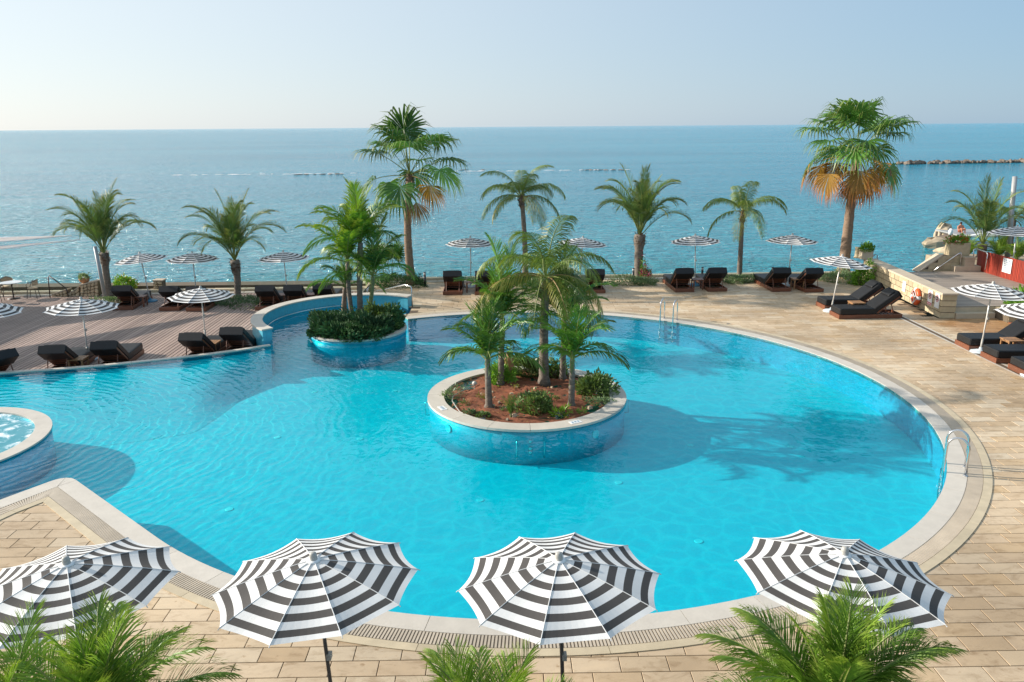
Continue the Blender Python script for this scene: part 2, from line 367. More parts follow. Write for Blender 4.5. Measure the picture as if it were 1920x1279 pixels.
def glassmat():
    m, n, l = newmat('balustrade_glass')
    out = N(n, 'ShaderNodeOutputMaterial'); tr = N(n, 'ShaderNodeBsdfTransparent'); tr.inputs[0].default_value = (.93,.975,.965,1)
    gl = N(n, 'ShaderNodeBsdfGlossy'); gl.inputs['Roughness'].default_value = .02
    fr = schlick(n, l, None, .03); mx = N(n, 'ShaderNodeMixShader')
    l.new(fr.outputs[0], mx.inputs[0]); l.new(tr.outputs[0], mx.inputs[1]); l.new(gl.outputs[0], mx.inputs[2]); l.new(mx.outputs[0], out.inputs[0])
    return m
M['glass'] = glassmat()

JAC = Vector((-13.2, 17.35, 0)); JAC_R = 2.45
def poolwater(name, foam=False):
    m, n, l = newmat(name)
    out = N(n, 'ShaderNodeOutputMaterial')
    geo = N(n, 'ShaderNodeNewGeometry'); pos = geo.outputs['Position']
    # ripples: fine noise everywhere, rings running out from the bubbling whirlpool on the left
    n1 = N(n, 'ShaderNodeTexNoise'); n1.inputs['Scale'].default_value = 1.1; n1.inputs['Detail'].default_value = 3; n1.inputs['Roughness'].default_value = .55; l.new(pos, n1.inputs['Vector'])
    n2 = N(n, 'ShaderNodeTexNoise'); n2.inputs['Scale'].default_value = 4.2; n2.inputs['Detail'].default_value = 2; l.new(pos, n2.inputs['Vector'])
    sub = N(n, 'ShaderNodeVectorMath', operation='SUBTRACT'); sub.inputs[1].default_value = (JAC.x, JAC.y, 0); l.new(pos, sub.inputs[0])
    ln = N(n, 'ShaderNodeVectorMath', operation='LENGTH'); l.new(sub.outputs[0], ln.inputs[0])
    near = N(n, 'ShaderNodeMapRange', interpolation_type='SMOOTHSTEP'); near.inputs['From Min'].default_value = 4; near.inputs['From Max'].default_value = 13.5; near.inputs['To Min'].default_value = 1; near.inputs['To Max'].default_value = .12
    l.new(ln.outputs['Value'], near.inputs[0])
    wv = N(n, 'ShaderNodeTexWave', wave_type='RINGS', rings_direction='Z', wave_profile='SIN'); wv.inputs['Scale'].default_value = 1.25; wv.inputs['Distortion'].default_value = 9.0; wv.inputs['Detail'].default_value = 3.0; wv.inputs['Detail Scale'].default_value = .9
    l.new(sub.outputs[0], wv.inputs['Vector'])
    wn_ = N(n, 'ShaderNodeMath', operation='MULTIPLY'); l.new(wv.outputs['Fac'], wn_.inputs[0]); l.new(near.outputs[0], wn_.inputs[1])
    s1 = N(n, 'ShaderNodeMath', operation='MULTIPLY_ADD'); s1.inputs[1].default_value = .3; l.new(n2.outputs[0], s1.inputs[0]); l.new(n1.outputs[0], s1.inputs[2])
    s2 = N(n, 'ShaderNodeMath', operation='MULTIPLY_ADD'); s2.inputs[1].default_value = .30; l.new(wn_.outputs[0], s2.inputs[0]); l.new(s1.outputs[0], s2.inputs[2])
    bp = N(n, 'ShaderNodeBump'); bp.inputs['Strength'].default_value = .30 if not foam else .5; bp.inputs['Distance'].default_value = .09
    l.new(s2.outputs[0], bp.inputs['Height'])
    # bright lines painted into the tint, in place of light gathered by ripple crests
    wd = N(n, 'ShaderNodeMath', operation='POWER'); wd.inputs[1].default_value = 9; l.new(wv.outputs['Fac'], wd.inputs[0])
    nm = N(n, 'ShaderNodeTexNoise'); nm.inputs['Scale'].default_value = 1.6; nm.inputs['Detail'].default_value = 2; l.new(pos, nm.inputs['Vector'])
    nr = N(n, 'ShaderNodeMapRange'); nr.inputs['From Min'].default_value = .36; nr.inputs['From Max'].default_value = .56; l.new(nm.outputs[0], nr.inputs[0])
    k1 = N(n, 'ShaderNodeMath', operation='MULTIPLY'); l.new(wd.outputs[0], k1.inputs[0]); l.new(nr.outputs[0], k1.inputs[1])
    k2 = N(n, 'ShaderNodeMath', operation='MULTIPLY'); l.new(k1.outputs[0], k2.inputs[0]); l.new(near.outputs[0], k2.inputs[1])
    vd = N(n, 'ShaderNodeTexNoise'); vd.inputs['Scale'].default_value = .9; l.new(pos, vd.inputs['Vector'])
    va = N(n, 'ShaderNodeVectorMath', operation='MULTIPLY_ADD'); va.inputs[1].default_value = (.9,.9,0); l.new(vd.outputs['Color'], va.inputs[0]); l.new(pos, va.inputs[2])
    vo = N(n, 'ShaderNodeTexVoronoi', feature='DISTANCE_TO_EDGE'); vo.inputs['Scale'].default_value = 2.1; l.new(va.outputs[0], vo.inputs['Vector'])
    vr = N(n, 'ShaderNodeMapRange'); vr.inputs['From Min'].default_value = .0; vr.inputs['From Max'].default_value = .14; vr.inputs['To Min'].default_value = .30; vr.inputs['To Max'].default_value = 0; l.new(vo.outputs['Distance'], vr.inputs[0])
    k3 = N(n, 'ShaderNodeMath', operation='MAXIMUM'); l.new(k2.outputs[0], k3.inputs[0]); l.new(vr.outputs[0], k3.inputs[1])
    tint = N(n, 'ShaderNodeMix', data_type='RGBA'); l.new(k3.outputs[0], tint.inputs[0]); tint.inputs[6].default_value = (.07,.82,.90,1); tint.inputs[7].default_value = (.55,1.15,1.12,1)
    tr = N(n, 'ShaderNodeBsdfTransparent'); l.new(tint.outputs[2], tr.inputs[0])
    gl = N(n, 'ShaderNodeBsdfGlossy'); gl.inputs['Roughness'].default_value = .015; l.new(bp.outputs[0], gl.inputs['Normal'])
    fr = schlick(n, l, bp.outputs[0])
    mx = N(n, 'ShaderNodeMixShader'); l.new(fr.outputs[0], mx.inputs[0]); l.new(tr.outputs[0], mx.inputs[1]); l.new(gl.outputs[0], mx.inputs[2])
    last = mx
    if foam:
        fz = N(n, 'ShaderNodeTexNoise'); fz.inputs['Scale'].default_value = 2.2; fz.inputs['Detail'].default_value = 8; fz.inputs['Roughness'].default_value = .7; fz.inputs['Distortion'].default_value = 1.2; l.new(pos, fz.inputs['Vector'])
        frp = ramp(n, [(.50, (.42,.42,.42,1)), (.64, (1,1,1,1))]); l.new(fz.outputs[0], frp.inputs[0])
        df = N(n, 'ShaderNodeBsdfDiffuse'); fc = ramp(n, [(.50, (.20,.66,.78,1)), (.62, (.8,.85,.86,1))]); l.new(fz.outputs[0], fc.inputs[0]); l.new(fc.outputs[0], df.inputs[0])
        m2 = N(n, 'ShaderNodeMixShader'); l.new(frp.outputs[0], m2.inputs[0]); l.new(mx.outputs[0], m2.inputs[1]); l.new(df.outputs[0], m2.inputs[2]); last = m2
    l.new(last.outputs[0], out.inputs[0])
    return m
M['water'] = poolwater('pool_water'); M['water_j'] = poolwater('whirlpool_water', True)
M['drum'] = pmat('island_mosaic', (.02,.54,.64), .4, nscale=30, namt=.3, bump=.1, bscale=60)
M['floor'] = pmat('pool_floor_mosaic', (.03,.64,.70), .5, nscale=22, namt=.12, bump=0, coords='Object')

def seamat():
    m, n, l = newmat('sea_water')
    out = N(n, 'ShaderNodeOutputMaterial'); p = N(n, 'ShaderNodeBsdfPrincipled'); l.new(p.outputs[0], out.inputs[0])
    geo = N(n, 'ShaderNodeNewGeometry'); pos = geo.outputs['Position']
    def nz(sc, det, st, ro=.55):
        mp = N(n, 'ShaderNodeMapping'); mp.inputs['Scale'].default_value = st; l.new(pos, mp.inputs[0])
        t = N(n, 'ShaderNodeTexNoise'); t.inputs['Scale'].default_value = sc; t.inputs['Detail'].default_value = det; t.inputs['Roughness'].default_value = ro; t.inputs['Distortion'].default_value = .4
        l.new(mp.outputs[0], t.inputs['Vector']); return t.outputs[0]
    a = nz(1.0, 5, (.7, 1.3, 1), .6); b = nz(.055, 4, (.5, 1.3, 1)); c = nz(.012, 3, (.35, 1.6, 1))
    m1 = N(n, 'ShaderNodeMath', operation='MULTIPLY_ADD'); m1.inputs[1].default_value = 2.2; l.new(b, m1.inputs[0]); l.new(a, m1.inputs[2])
    bp = N(n, 'ShaderNodeBump'); bp.inputs['Strength'].default_value = 1.0; bp.inputs['Distance'].default_value = 1.5; l.new(m1.outputs[0], bp.inputs['Height'])
    l.new(bp.outputs[0], p.inputs['Normal'])
    rp = ramp(n, [(.35, (.010,.245,.37,1)), (.65, (.022,.315,.45,1))]); l.new(c, rp.inputs[0])
    # shallow turquoise by the shore
    sp = N(n, 'ShaderNodeSeparateXYZ'); l.new(pos, sp.inputs[0])
    sh = N(n, 'ShaderNodeMapRange', interpolation_type='SMOOTHSTEP'); sh.inputs['From Min'].default_value = 40; sh.inputs['From Max'].default_value = 150; sh.inputs['To Min'].default_value = .9; sh.inputs['To Max'].default_value = 0; l.new(sp.outputs[1], sh.inputs[0])
    mx = N(n, 'ShaderNodeMix', data_type='RGBA'); l.new(sh.outputs[0], mx.inputs[0]); l.new(rp.outputs[0], mx.inputs[6]); mx.inputs[7].default_value = (.012,.325,.41,1)
    l.new(mx.outputs[2], p.inputs['Base Color'])
    p.inputs['Roughness'].default_value = .12; p.inputs['IOR'].default_value = 1.33
    return m
M['sea'] = seamat()

# ------------------------------------------------------------------ the setting
SEA_Z = -2.6
SEA_Y = 37.4
def edge_y(x): return SEA_Y + .02*x
C0 = Vector((0.6, 20.2, 0)); R0 = 10.0
SPA = Vector((-5.4, 28.6, 0)); SPA_R = 3.6
mb = MB()
ys = [30, 45, 70, 110, 180, 320, 700, 2000, 8000, 45000]
for y0, y1 in zip(ys[:-1], ys[1:]):
    w0, w1 = max(80, y0*1.6), max(80, y1*1.6)
    mb.add([(-w0,y0,SEA_Z),(w0,y0,SEA_Z),(w1,y1,SEA_Z),(-w1,y1,SEA_Z)], [(0,1,2,3)])
tag(mb.build('sea', M['sea']), 'rippled blue sea reaching to the horizon', kind='structure')

# --- pool outline (water edge)
def arc(c, r, a0, a1, n):
    return [Vector((c.x+r*math.cos(R_(a0+(a1-a0)*i/n)), c.y+r*math.sin(R_(a0+(a1-a0)*i/n)), 0)) for i in range(n+1)]
cornerA = math.degrees(math.atan2(29.35-C0.y, -3.55-C0.x))           # where the deck tongue by the spa begins
cornerB = -360+math.degrees(math.atan2(15.35-C0.y, -9.05-C0.x)) if math.atan2(15.35-C0.y, -9.05-C0.x) > 0 else math.degrees(math.atan2(15.35-C0.y, -9.05-C0.x))
main_arc = arc(C0, R0, cornerA, cornerB, 150)                         # clockwise over the right side
CB = Vector((-9.12, 15.55, 0))
main_arc = [p for p in main_arc if (p-CB).length > 4.0]
left_edge = [Vector(p) for p in ((-9.95,14.25,0),(-10.45,13.1,0),(-10.75,11.8,0),(-10.9,10.4,0),(-10.95,8.0,0),(-10.95,2.0,0))]
band_path = main_arc + [CB] + left_edge
back_edge = [Vector((x, y, 0)) for x, y in ((-7.72,25.78),(-8.5,25.25),(-9.3,24.8),(-10.4,24.3),(-11.5,23.88),(-12.5,23.52),(-13.6,23.22),(-15.0,22.95),(-17,22.7),(-20,22.5),(-27,22.4))]
spa_in = arc(SPA, SPA_R-.34, 66, 222, 60)
tongue = [Vector((-3.72,30.2,0)), Vector((-3.95,31.0,0))]
outline = band_path + [Vector((-27,2,0))] + list(reversed(back_edge)) + list(reversed(spa_in)) + list(reversed(tongue))
ci_ = outline.index(CB); ta_ = (outline[ci_-1]-CB).normalized()*.42; tb_ = (outline[ci_+1]-CB).normalized()*.42
outline[ci_:ci_+1] = [(CB+ta_)*(1-f)**2+CB*2*f*(1-f)+(CB+tb_)*f*f for f in (0,.17,.33,.5,.67,.83,1)]
POLY = np.array([(p.x, p.y) for p in outline])
BP = np.array([(p.x, p.y) for p in band_path])
def in_poly(pts, poly):
    x, y = pts[:,0], pts[:,1]; ins = np.zeros(len(pts), bool)
    j = len(poly)-1
    for i in range(len(poly)):
        xi, yi = poly[i]; xj, yj = poly[j]
        c = ((yi > y) != (yj > y)) & (x < (xj-xi)*(y-yi)/(yj-yi+1e-12)+xi)
        ins ^= c; j = i
    return ins
def dist_path(pts, path):
    best = np.full(len(pts), 1e9)
    for a, b in zip(path[:-1], path[1:]):
        ab = b-a; t = np.clip(((pts-a)@ab)/(ab@ab+1e-12), 0, 1)
        best = np.minimum(best, np.hypot(*(pts-a-t[:,None]*ab).T))
    return best

WATER_Z = -0.014; FLOOR_Z = -0.86
n = len(outline)
mb = MB(); mb.add([(p.x,p.y,FLOOR_Z) for p in outline], [tuple(range(n-1,-1,-1))])
tag(mb.build('pool_floor', M['floor']), 'bright blue mosaic floor of the pool', kind='structure')
mb = MB(); vs = [(p.x,p.y,FLOOR_Z) for p in outline]+[(p.x,p.y,-.001) for p in outline]
mb.add(vs, [(i,(i+1)%n,(i+1)%n+n,i+n) for i in range(n)])
tag(mb.build('pool_wall', M['tile']), 'blue tiled walls of the pool', kind='structure')
mb = MB(); mb.add([(p.x,p.y,WATER_Z) for p in outline], [tuple(range(n-1,-1,-1))])
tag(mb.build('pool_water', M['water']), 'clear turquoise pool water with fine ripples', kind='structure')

# floor slope added along the overflow rim to lessen the rim's shadow there
def catmull(P, m=6):
    out = []
    for k in range(len(P)-1):
        p0, p1, p2, p3 = P[max(k-1,0)], P[k], P[k+1], P[min(k+2,len(P)-1)]
        for f in range(m):
            t = f/m; out.append((p1*2+(p2-p0)*t+(p0*2-p1*5+p2*4-p3)*t*t+(p1*3-p0-p2*3+p3)*t*t*t)*.5)
    return out+[P[-1]]
be_f = catmull(back_edge)
q = MB(); vs = []; fs = []; ncol = 6
for k, p in enumerate(be_f):
    g = min(1, .15+k/16)
    for c in range(ncol+1):
        f = c/ncol; e_ = f*f*(3-2*f)
        vs.append((p.x+1.3*g*f, p.y-.01-4.6*g*f, -.13+(FLOOR_Z+.004+.13)*e_))
for k in range(len(be_f)-1):
    for c in range(ncol): fs.append((k*(ncol+1)+c, k*(ncol+1)+c+1, (k+1)*(ncol+1)+c+1, (k+1)*(ncol+1)+c))
q.add(vs, fs); tag(q.build('pool_slope', M['floor'], None, True), 'added blue floor slope that lessens the shadow by the overflow rim', kind='structure')

# --- bands round the pool: coping stones, drain grate, edge strip
def offset(path, d):
    out = []
    for i, p in enumerate(path):
        a = path[max(i-1,0)]; b = path[min(i+1,len(path)-1)]
        t1 = (p-a) if i else (b-p); t2 = (b-p) if i < len(path)-1 else (p-a)
        t1 = t1.normalized(); t2 = t2.normalized()
        n1 = Vector((-t1.y, t1.x, 0)); n2 = Vector((-t2.y, t2.x, 0))
        m_ = (n1+n2).normalized(); out.append(p + m_*(d/max(.25, m_.dot(n1))))
    return out
W1, W2, W3 = .37, .66, .82
# the walk is clockwise: the deck lies to the left of it
o0, o1, o2, o3 = band_path, offset(band_path, W1), offset(band_path, W2), offset(band_path, W3)
ci = band_path.index(CB); ta = (band_path[ci-1]-CB).normalized()*.42; tb = (band_path[ci+1]-CB).normalized()*.42
fil = [(CB+ta)*(1-f)**2+CB*2*f*(1-f)+(CB+tb)*f*f for f in (0,.17,.33,.5,.67,.83,1)]
mid_ = fil[3]
o0 = o0[:ci]+fil+o0[ci+1:]
o1, o2, o3 = [q_[:ci]+[q_[ci]]*7+q_[ci+1:] for q_ in (o1, o2, o3)]
band_path = o0; CB = mid_
coping = bpy.data.objects.new('pool_coping', None); COL.objects.link(coping); tag(coping, 'pale stone coping round the big pool', kind='structure')
def band_piece(mb, A, B, i, j, z0, z1, shrink=.004):
    idx = list(range(i, j+1))
    vs = []
    for k in idx:
        a, b = A[k], B[k]
        if k == i: t = (A[k+1]-A[k]).normalized()*shrink; a = a+t; b = b+t
        if k == j: t = (A[k-1]-A[k]).normalized()*shrink; a = a+t; b = b+t
        vs += [(a.x,a.y,z0),(b.x,b.y,z0),(b.x,b.y,z1),(a.x,a.y,z1)]
    fs = []
    for k in range(len(idx)-1):
        o = k*4
        for q in range(4): fs.append((o+q, o+(q+1)%4, o+4+(q+1)%4, o+4+q))
    fs += [(0,1,2,3), (len(idx)*4-1, len(idx)*4-2, len(idx)*4-3, len(idx)*4-4)]
    mb.add(vs, fs)
i = 0; L = len(band_path)
while i < L-1:
    j = i; s = 0
    while j < L-1 and s < 1.05 and not (j > i and band_path[j] == CB):
        s += (band_path[j+1]-band_path[j]).length; j += 1
    q = MB(); band_piece(q, o0, o1, i, j, -.10, .016); q.build('coping_stone', M['coping'], coping)
    q = MB(); band_piece(q, o2, o3, i, j, .001, .014); q.build('edge_strip', M['strip'], coping)
    i = j
q = MB(); band_piece(q, o1, o2, 0, L-1, .0005, .005); q.build('drain_channel', M['drain'], coping)
q = MB(); acc = 0; pitch = .05
for k in range(L-1):
    seg = (o1[k+1]-o1[k]).length; t = acc
    while t < seg:
        f = t/seg; a = o1[k].lerp(o1[k+1], f); b = o2[k].lerp(o2[k+1], f)
        if b.y > 4:
            dirx = (b-a).normalized(); w = Vector((-dirx.y, dirx.x, 0))*.015
            a2 = a+dirx*.008; b2 = b-dirx*.008
            q.add([a2-w+Vector((0,0,.004)), b2-w+Vector((0,0,.004)), b2+w+Vector((0,0,.004)), a2+w+Vector((0,0,.004)),
                   a2-w+Vector((0,0,.015)), b2-w+Vector((0,0,.015)), b2+w+Vector((0,0,.015)), a2+w+Vector((0,0,.015))],
                  [(4,5,6,7),(0,1,5,4),(1,2,6,5),(2,3,7,6),(3,0,4,7)])
        t += pitch
    acc = t-seg
o = q.build('grate_slat', M['grate'], coping); o['kind'] = 'stuff'

# --- stone paved terrace
def stone_ok(pts):
    x, y = pts[:,0], pts[:,1]
    ok = (y < SEA_Y+.02*x-.35)
    ok &= ~((x < -6.2) & (y > 26)); ok &= ~((x < -7.6) & (y > 21))
    d = np.hypot(x-SPA.x, y-SPA.y)
    ok &= ~((d < SPA_R-.05) & (x < -3.9))
    ok &= ~((x > 16.35+(y-28.57)*.078) & (y > 28.62))
    return ok
SW, SH, SG = .65, .32, .012
rows = []
y = 5.2; ri = 0
cand = []
rng = random.Random(5)
while y < 38.6:
    offx = (ri % 2)*SW/2 + rng.uniform(-.09, .09)
    x = -16+offx
    while x < 24:
        cand.append((x, y)); x += SW
    y += SH; ri += 1
cand = np.array(cand)
def inside_water(p): return in_poly(p, POLY)
corn = [(0,0),(SW,0),(SW,SH),(0,SH),(SW/2,0),(SW/2,SH)]
mx_d = np.full(len(cand), -1e9); mn_d = np.full(len(cand), 1e9); okall = np.ones(len(cand), bool)
for dx, dy in corn:
    p = cand+np.array((dx, dy))
    d = dist_path(p, BP); ins = inside_water(p); d = np.where(ins, -d, d)
    mx_d = np.maximum(mx_d, d); mn_d = np.minimum(mn_d, d); okall &= stone_ok(p)
keep = okall & (mx_d > W3-.02) & (mn_d > .02)
# also drop slabs standing outside the pool but inside the left basin
slabs = cand[keep]
def in_frame(c):
    q = CAMROT.transposed() @ (Vector((c[0]+SW/2, c[1]+SH/2, 0))-Vector((0,0,CAM_H)))
    if -q.z < .5: return False
    px = 960+FOC*q.x/-q.z; py = 639.5-FOC*q.y/-q.z
    return -60 < px < 1980 and py < 1330
vis = [tuple(c) for c in slabs if in_frame(c)]
vis.sort(key=lambda c: (c[0]+SW/2)**2+(c[1]+SH/2)**2)
near_s, far_s = vis[:300], vis[300:]
terrace = bpy.data.objects.new('terrace_paving', None); COL.objects.link(terrace); tag(terrace, 'honey coloured stone paving round the pool', kind='structure')
slab_me = MB().bbox((0,0,-.02), (SW-SG, SH-SG, .04), .004).mesh('paving_slab', M['slab'])
for c in near_s:
    obj('paving_slab', slab_me, terrace, (c[0]+SW/2, c[1]+SH/2, rng.uniform(-.0012,.0)), (rng.uniform(-.002,.002), rng.uniform(-.002,.002), rng.uniform(-.002,.002)))
q = MB(); var = []
for c in far_s:
    z = rng.uniform(-.001, 0); x0, y0, x1, y1 = c[0]+SG/2, c[1]+SG/2, c[0]+SW-SG/2, c[1]+SH-SG/2
    q.add([(x0,y0,z-.03),(x1,y0,z-.03),(x1,y1,z-.03),(x0,y1,z-.03),(x0,y0,z),(x1,y0,z),(x1,y1,z),(x0,y1,z)], [(4,5,6,7),(0,1,5,4),(1,2,6,5),(2,3,7,6),(3,0,4,7)])
    v = rng.random(); var += [v]*5
o = q.build('paving_slab', M['slab'], terrace, attr={'var': var}); o['kind'] = 'stuff'
# bedding under the slabs, in cells so that it stops short of the water
q = MB(); cs = .4
gx = np.arange(-16, 24, cs); gy = np.arange(-6, 38.4, cs)
G = np.array([(x, y) for x in gx for y in gy])
okc = np.ones(len(G), bool)
for dx, dy in ((0,0),(cs,0),(cs,cs),(0,cs)):
    p = G+np.array((dx,dy)); d = dist_path(p, BP); okc &= ~inside_water(p) & (d > .03) & stone_ok(p)
for c in G[okc]:
    q.add([(c[0],c[1],-.014),(c[0]+cs,c[1],-.014),(c[0]+cs,c[1]+cs,-.014),(c[0],c[1]+cs,-.014)], [(0,1,2,3)])
q.build('mortar_bed', M['joint'], terrace)

# --- left timber deck, lower than the pool rim
WD = -0.40
deck = bpy.data.objects.new('timber_deck', None); COL.objects.link(deck); tag(deck, 'lower brown timber deck on the left', kind='structure')

def lower_bound(x):
    if x < -8.85:
        for a, b in zip(back_edge[:-1], back_edge[1:]):
            if b.x <= x <= a.x: return a.y+(b.y-a.y)*(x-a.x)/(b.x-a.x)+.16
        return 22.6
    dx = x-SPA.x
    return SPA.y+math.sqrt(max(0, (SPA_R-.06)**2-dx*dx))
ug = MB(); xs_ = [-27+.4*k for k in range(53)]
for xa, xb in zip(xs_[:-1], xs_[1:]):
    ya = max(lower_bound(xa), lower_bound(xb))+.0
    if xb > -6.2: continue
    if -9.3 < xa < -7.9: ya = max(ya, 25.7)
    ug.add([(xa,ya-.05,WD-.05),(xb,ya-.05,WD-.05),(xb,37.2,WD-.05),(xa,37.2,WD-.05)], [(0,1,2,3)])
ug.build('deck_underside', M['gap'], deck)
pw = .155
x = -27.0
rp_ = random.Random(3)
while x < -6.2:
    y0 = lower_bound(x); y1 = edge_y(x)-.32
    if -8.85 < x < -8.0: y0 = max(y0, 25.6)
    k = MB().bbox((0,0,-.02), (pw-.032, y1-y0, .04), .003)
    k.build('deck_plank', M['plank'], deck, loc=(x, (y0+y1)/2, WD+rp_.uniform(-.002,.002)))
    x += pw
# retaining face between the deck levels
MB().box((-6.15, 35.0, -.22), (.10, 4.4, .43)).build('deck_riser', M['strip'], deck)

# --- rim of the pool toward the timber deck, spa wall
rim = MB(); oo = offset(back_edge, -.12)
path = back_edge
for k in range(len(path)-1):
    a, b, c, d = path[k], path[k+1], oo[k+1], oo[k]
    rim.add([(a.x,a.y,-.9),(b.x,b.y,-.9),(c.x,c.y,-.9),(d.x,d.y,-.9),(a.x,a.y,-.035),(b.x,b.y,-.035),(c.x,c.y,-.035),(d.x,d.y,-.035)], [(0,3,2,1),(0,1,5,4),(1,2,6,5),(2,3,7,6),(3,0,4,7)])
rimo = rim.build('pool_rim_wall', M['tile']); tag(rimo, 'low tiled overflow rim between the pool and the timber deck', 'wall')
i0 = 0
for k in range(len(path)-1):
    q = MB(); a, b, c, d = path[k], path[k+1], oo[k+1], oo[k]
    n_ = (d-a).normalized()*.02
    a, b, c, d = a-n_, b-n_, c+n_, d+n_
    t = (b-a).normalized()*.003
    a, d = a+t, d+t; b, c = b-t, c-t
    q.add([(p.x,p.y,z) for z in (-.033,.016) for p in (a,b,c,d)], [(0,3,2,1),(4,5,6,7),(0,1,5,4),(1,2,6,5),(2,3,7,6),(3,0,4,7)])
    q.build('rim_stone', M['coping'], rimo)
spw = thing('spa_wall', 'curved raised wall with blue tiles and stone cap round the small basin', 'wall', (0,0,0))
A_in = arc(SPA, SPA_R-.33, 60, 222, 54); A_out = arc(SPA, SPA_R, 60, 222, 54)
q = MB(); vs = []; fs = []
for a, b in zip(A_in, A_out): vs += [(a.x,a.y,-1.1),(b.x,b.y,-1.1),(b.x,b.y,.40),(a.x,a.y,.40)]
for k in range(len(A_in)-1):
    for r in range(4): fs.append((k*4+r, k*4+(r+1)%4, k*4+4+(r+1)%4, k*4+4+r))
fs += [(0,1,2,3), tuple(len(vs)-1-r for r in range(4))]
q.add(vs, fs); q.build('tiled_wall', M['tile'], spw)
B_in = arc(SPA, SPA_R-.37, 59.6, 222.6, 54); B_out = arc(SPA, SPA_R+.04, 59.6, 222.6, 54)
for k in range(0, 54, 3):
    q = MB(); band_piece(q, B_in, B_out, k, k+3, .402, .45, .003); q.build('cap_stone', M['coping'], spw)
# steel rail along the inside of the spa wall
rail = arc(SPA, SPA_R-.48, 110, 205, 30)
MB().tube([(p.x,p.y,.06) for p in rail], .022, 8).build('hand_rail', M['steel'], spw, True)

# --- sea edge: kerb, wall face, ledge
kerb = bpy.data.objects.new('sea_kerb', None); COL.objects.link(kerb); tag(kerb, 'low stone kerb along the sea edge', kind='structure')
x = -27.0; rk = random.Random(8)
while x < 17.0:
    w = 1.5; z0 = WD if x < -6.2 else 0.0
    xm = x+w/2
    MB().bbox((0,0,0), (w-.01, .34, .30), .012).build('kerb_stone', M['strip'], kerb, loc=(xm, edge_y(xm)-.17, z0+.0))
    MB().bbox((0,0,0), (w-.01, .30, .12), .01).build('kerb_step', M['coping'], kerb, loc=(xm, edge_y(xm)-.49, z0-.02))
    x += w
MB().box((-3, 38.0, -2.2), (52, .9, 4.0)).build('sea_wall', M['mortar'], kerb)
kerb['kind'] = 'structure'

# glass balustrade panels on the kerb
def glass_run(label, x0, x1, z0, npan, hh=.72):
    t = thing('glass_balustrade', label, 'balustrade', ((x0+x1)/2, edge_y((x0+x1)/2)-.10, z0+.15))
    w = (x1-x0)/npan
    for k in range(npan):
        MB().box(((k-(npan-1)/2)*w, .02*((k-(npan-1)/2)*w), hh/2), (w-.05, .014, hh)).build('glass_panel', M['glass'], t)
    return t
glass_run('clear glass balustrade along the sea beside the timber deck', -12.9, -6.6, WD, 4)
glass_run('clear glass balustrade along the sea between the two tall fan palms', -4.0, 15.0, 0, 12)
glass_run('clear glass balustrade panel behind the café table', -24.0, -19.6, WD, 3, .95)

# ------------------------------------------------------------------ planted islands
def ring_planter(name, label, c, rin, rout, zbot, ztop, zsoil, soil, npiece, cap=.06, wallmat='tile'):
    t = thing(name, label, 'planter', (c[0], c[1], 0))
    MB().lathe([(rin+.05,zbot),(rout-.04,zbot),(rout-.04,ztop-cap-.002),(rin+.05,ztop-cap-.002)], 72, close=True).build('planter_wall', M[wallmat], t, True)
    for k in range(npiece):
        a0, a1 = 360/npiece*k, 360/npiece*(k+1)
        A = arc(Vector((0,0,0)), rin, a0, a1, 5); B = arc(Vector((0,0,0)), rout, a0, a1, 5)
        q = MB(); band_piece(q, A, B, 0, 5, ztop-cap, ztop, .004); q.build('coping_stone', M['coping'], t)
    q = MB(); rs = np.linspace(0, rin+.06, 30); nn = 84; vs = [(0,0,zsoil+.04)]; fs = []; rr = random.Random(2)
    for i_, r in enumerate(rs[1:]):
        for k in range(nn):
            a = 2*PI*k/nn; vs.append((r*math.cos(a), r*math.sin(a), zsoil+.05*math.cos(r/rin*1.5)+rr.uniform(-.022,.022)+.03*math.sin(r*5+a*3)*math.sin(a*5+1)))
    for k in range(nn): fs.append((0, 1+k, 1+(k+1)%nn))
    for i_ in range(len(rs)-2):
        for k in range(nn): fs.append((1+i_*nn+k, 1+(i_+1)*nn+k, 1+(i_+1)*nn+(k+1)%nn, 1+i_*nn+(k+1)%nn))
    q.add(vs, fs); q.build('soil', M[soil], t, True)
    return t
ISL = Vector((.66, 20.32, 0))
isl = ring_planter('planter_island', 'large round planter island of red soil in the middle of the pool', (ISL.x, ISL.y), 2.22, 2.66, FLOOR_Z, .058, -.015, 'soil', 16, wallmat='drum')
for k, (a, d) in enumerate(((-154, 2.44), (-63, 2.44), (18, 2.44))):
    q = MB().box((0,0,0), (.30,.17,.006)); o = q.build('depth_tile', M['wht'], isl, loc=(d*math.cos(R_(a)), d*math.sin(R_(a)), .0625)); o.rotation_euler = (0,0,R_(a+90))
    for s in (-.08, 0, .08): MB().box((s,0,.004), (.045,.07,.003)).build('tile_mark', M['stext'], o)
PL1 = Vector((-5.1, 27.55, 0))
pl1 = ring_planter('hedge_planter', 'smaller round tiled planter full of dark juniper beside the spa wall', (PL1.x, PL1.y), 1.45, 1.72, FLOOR_Z, .12, .04, 'soil', 12)
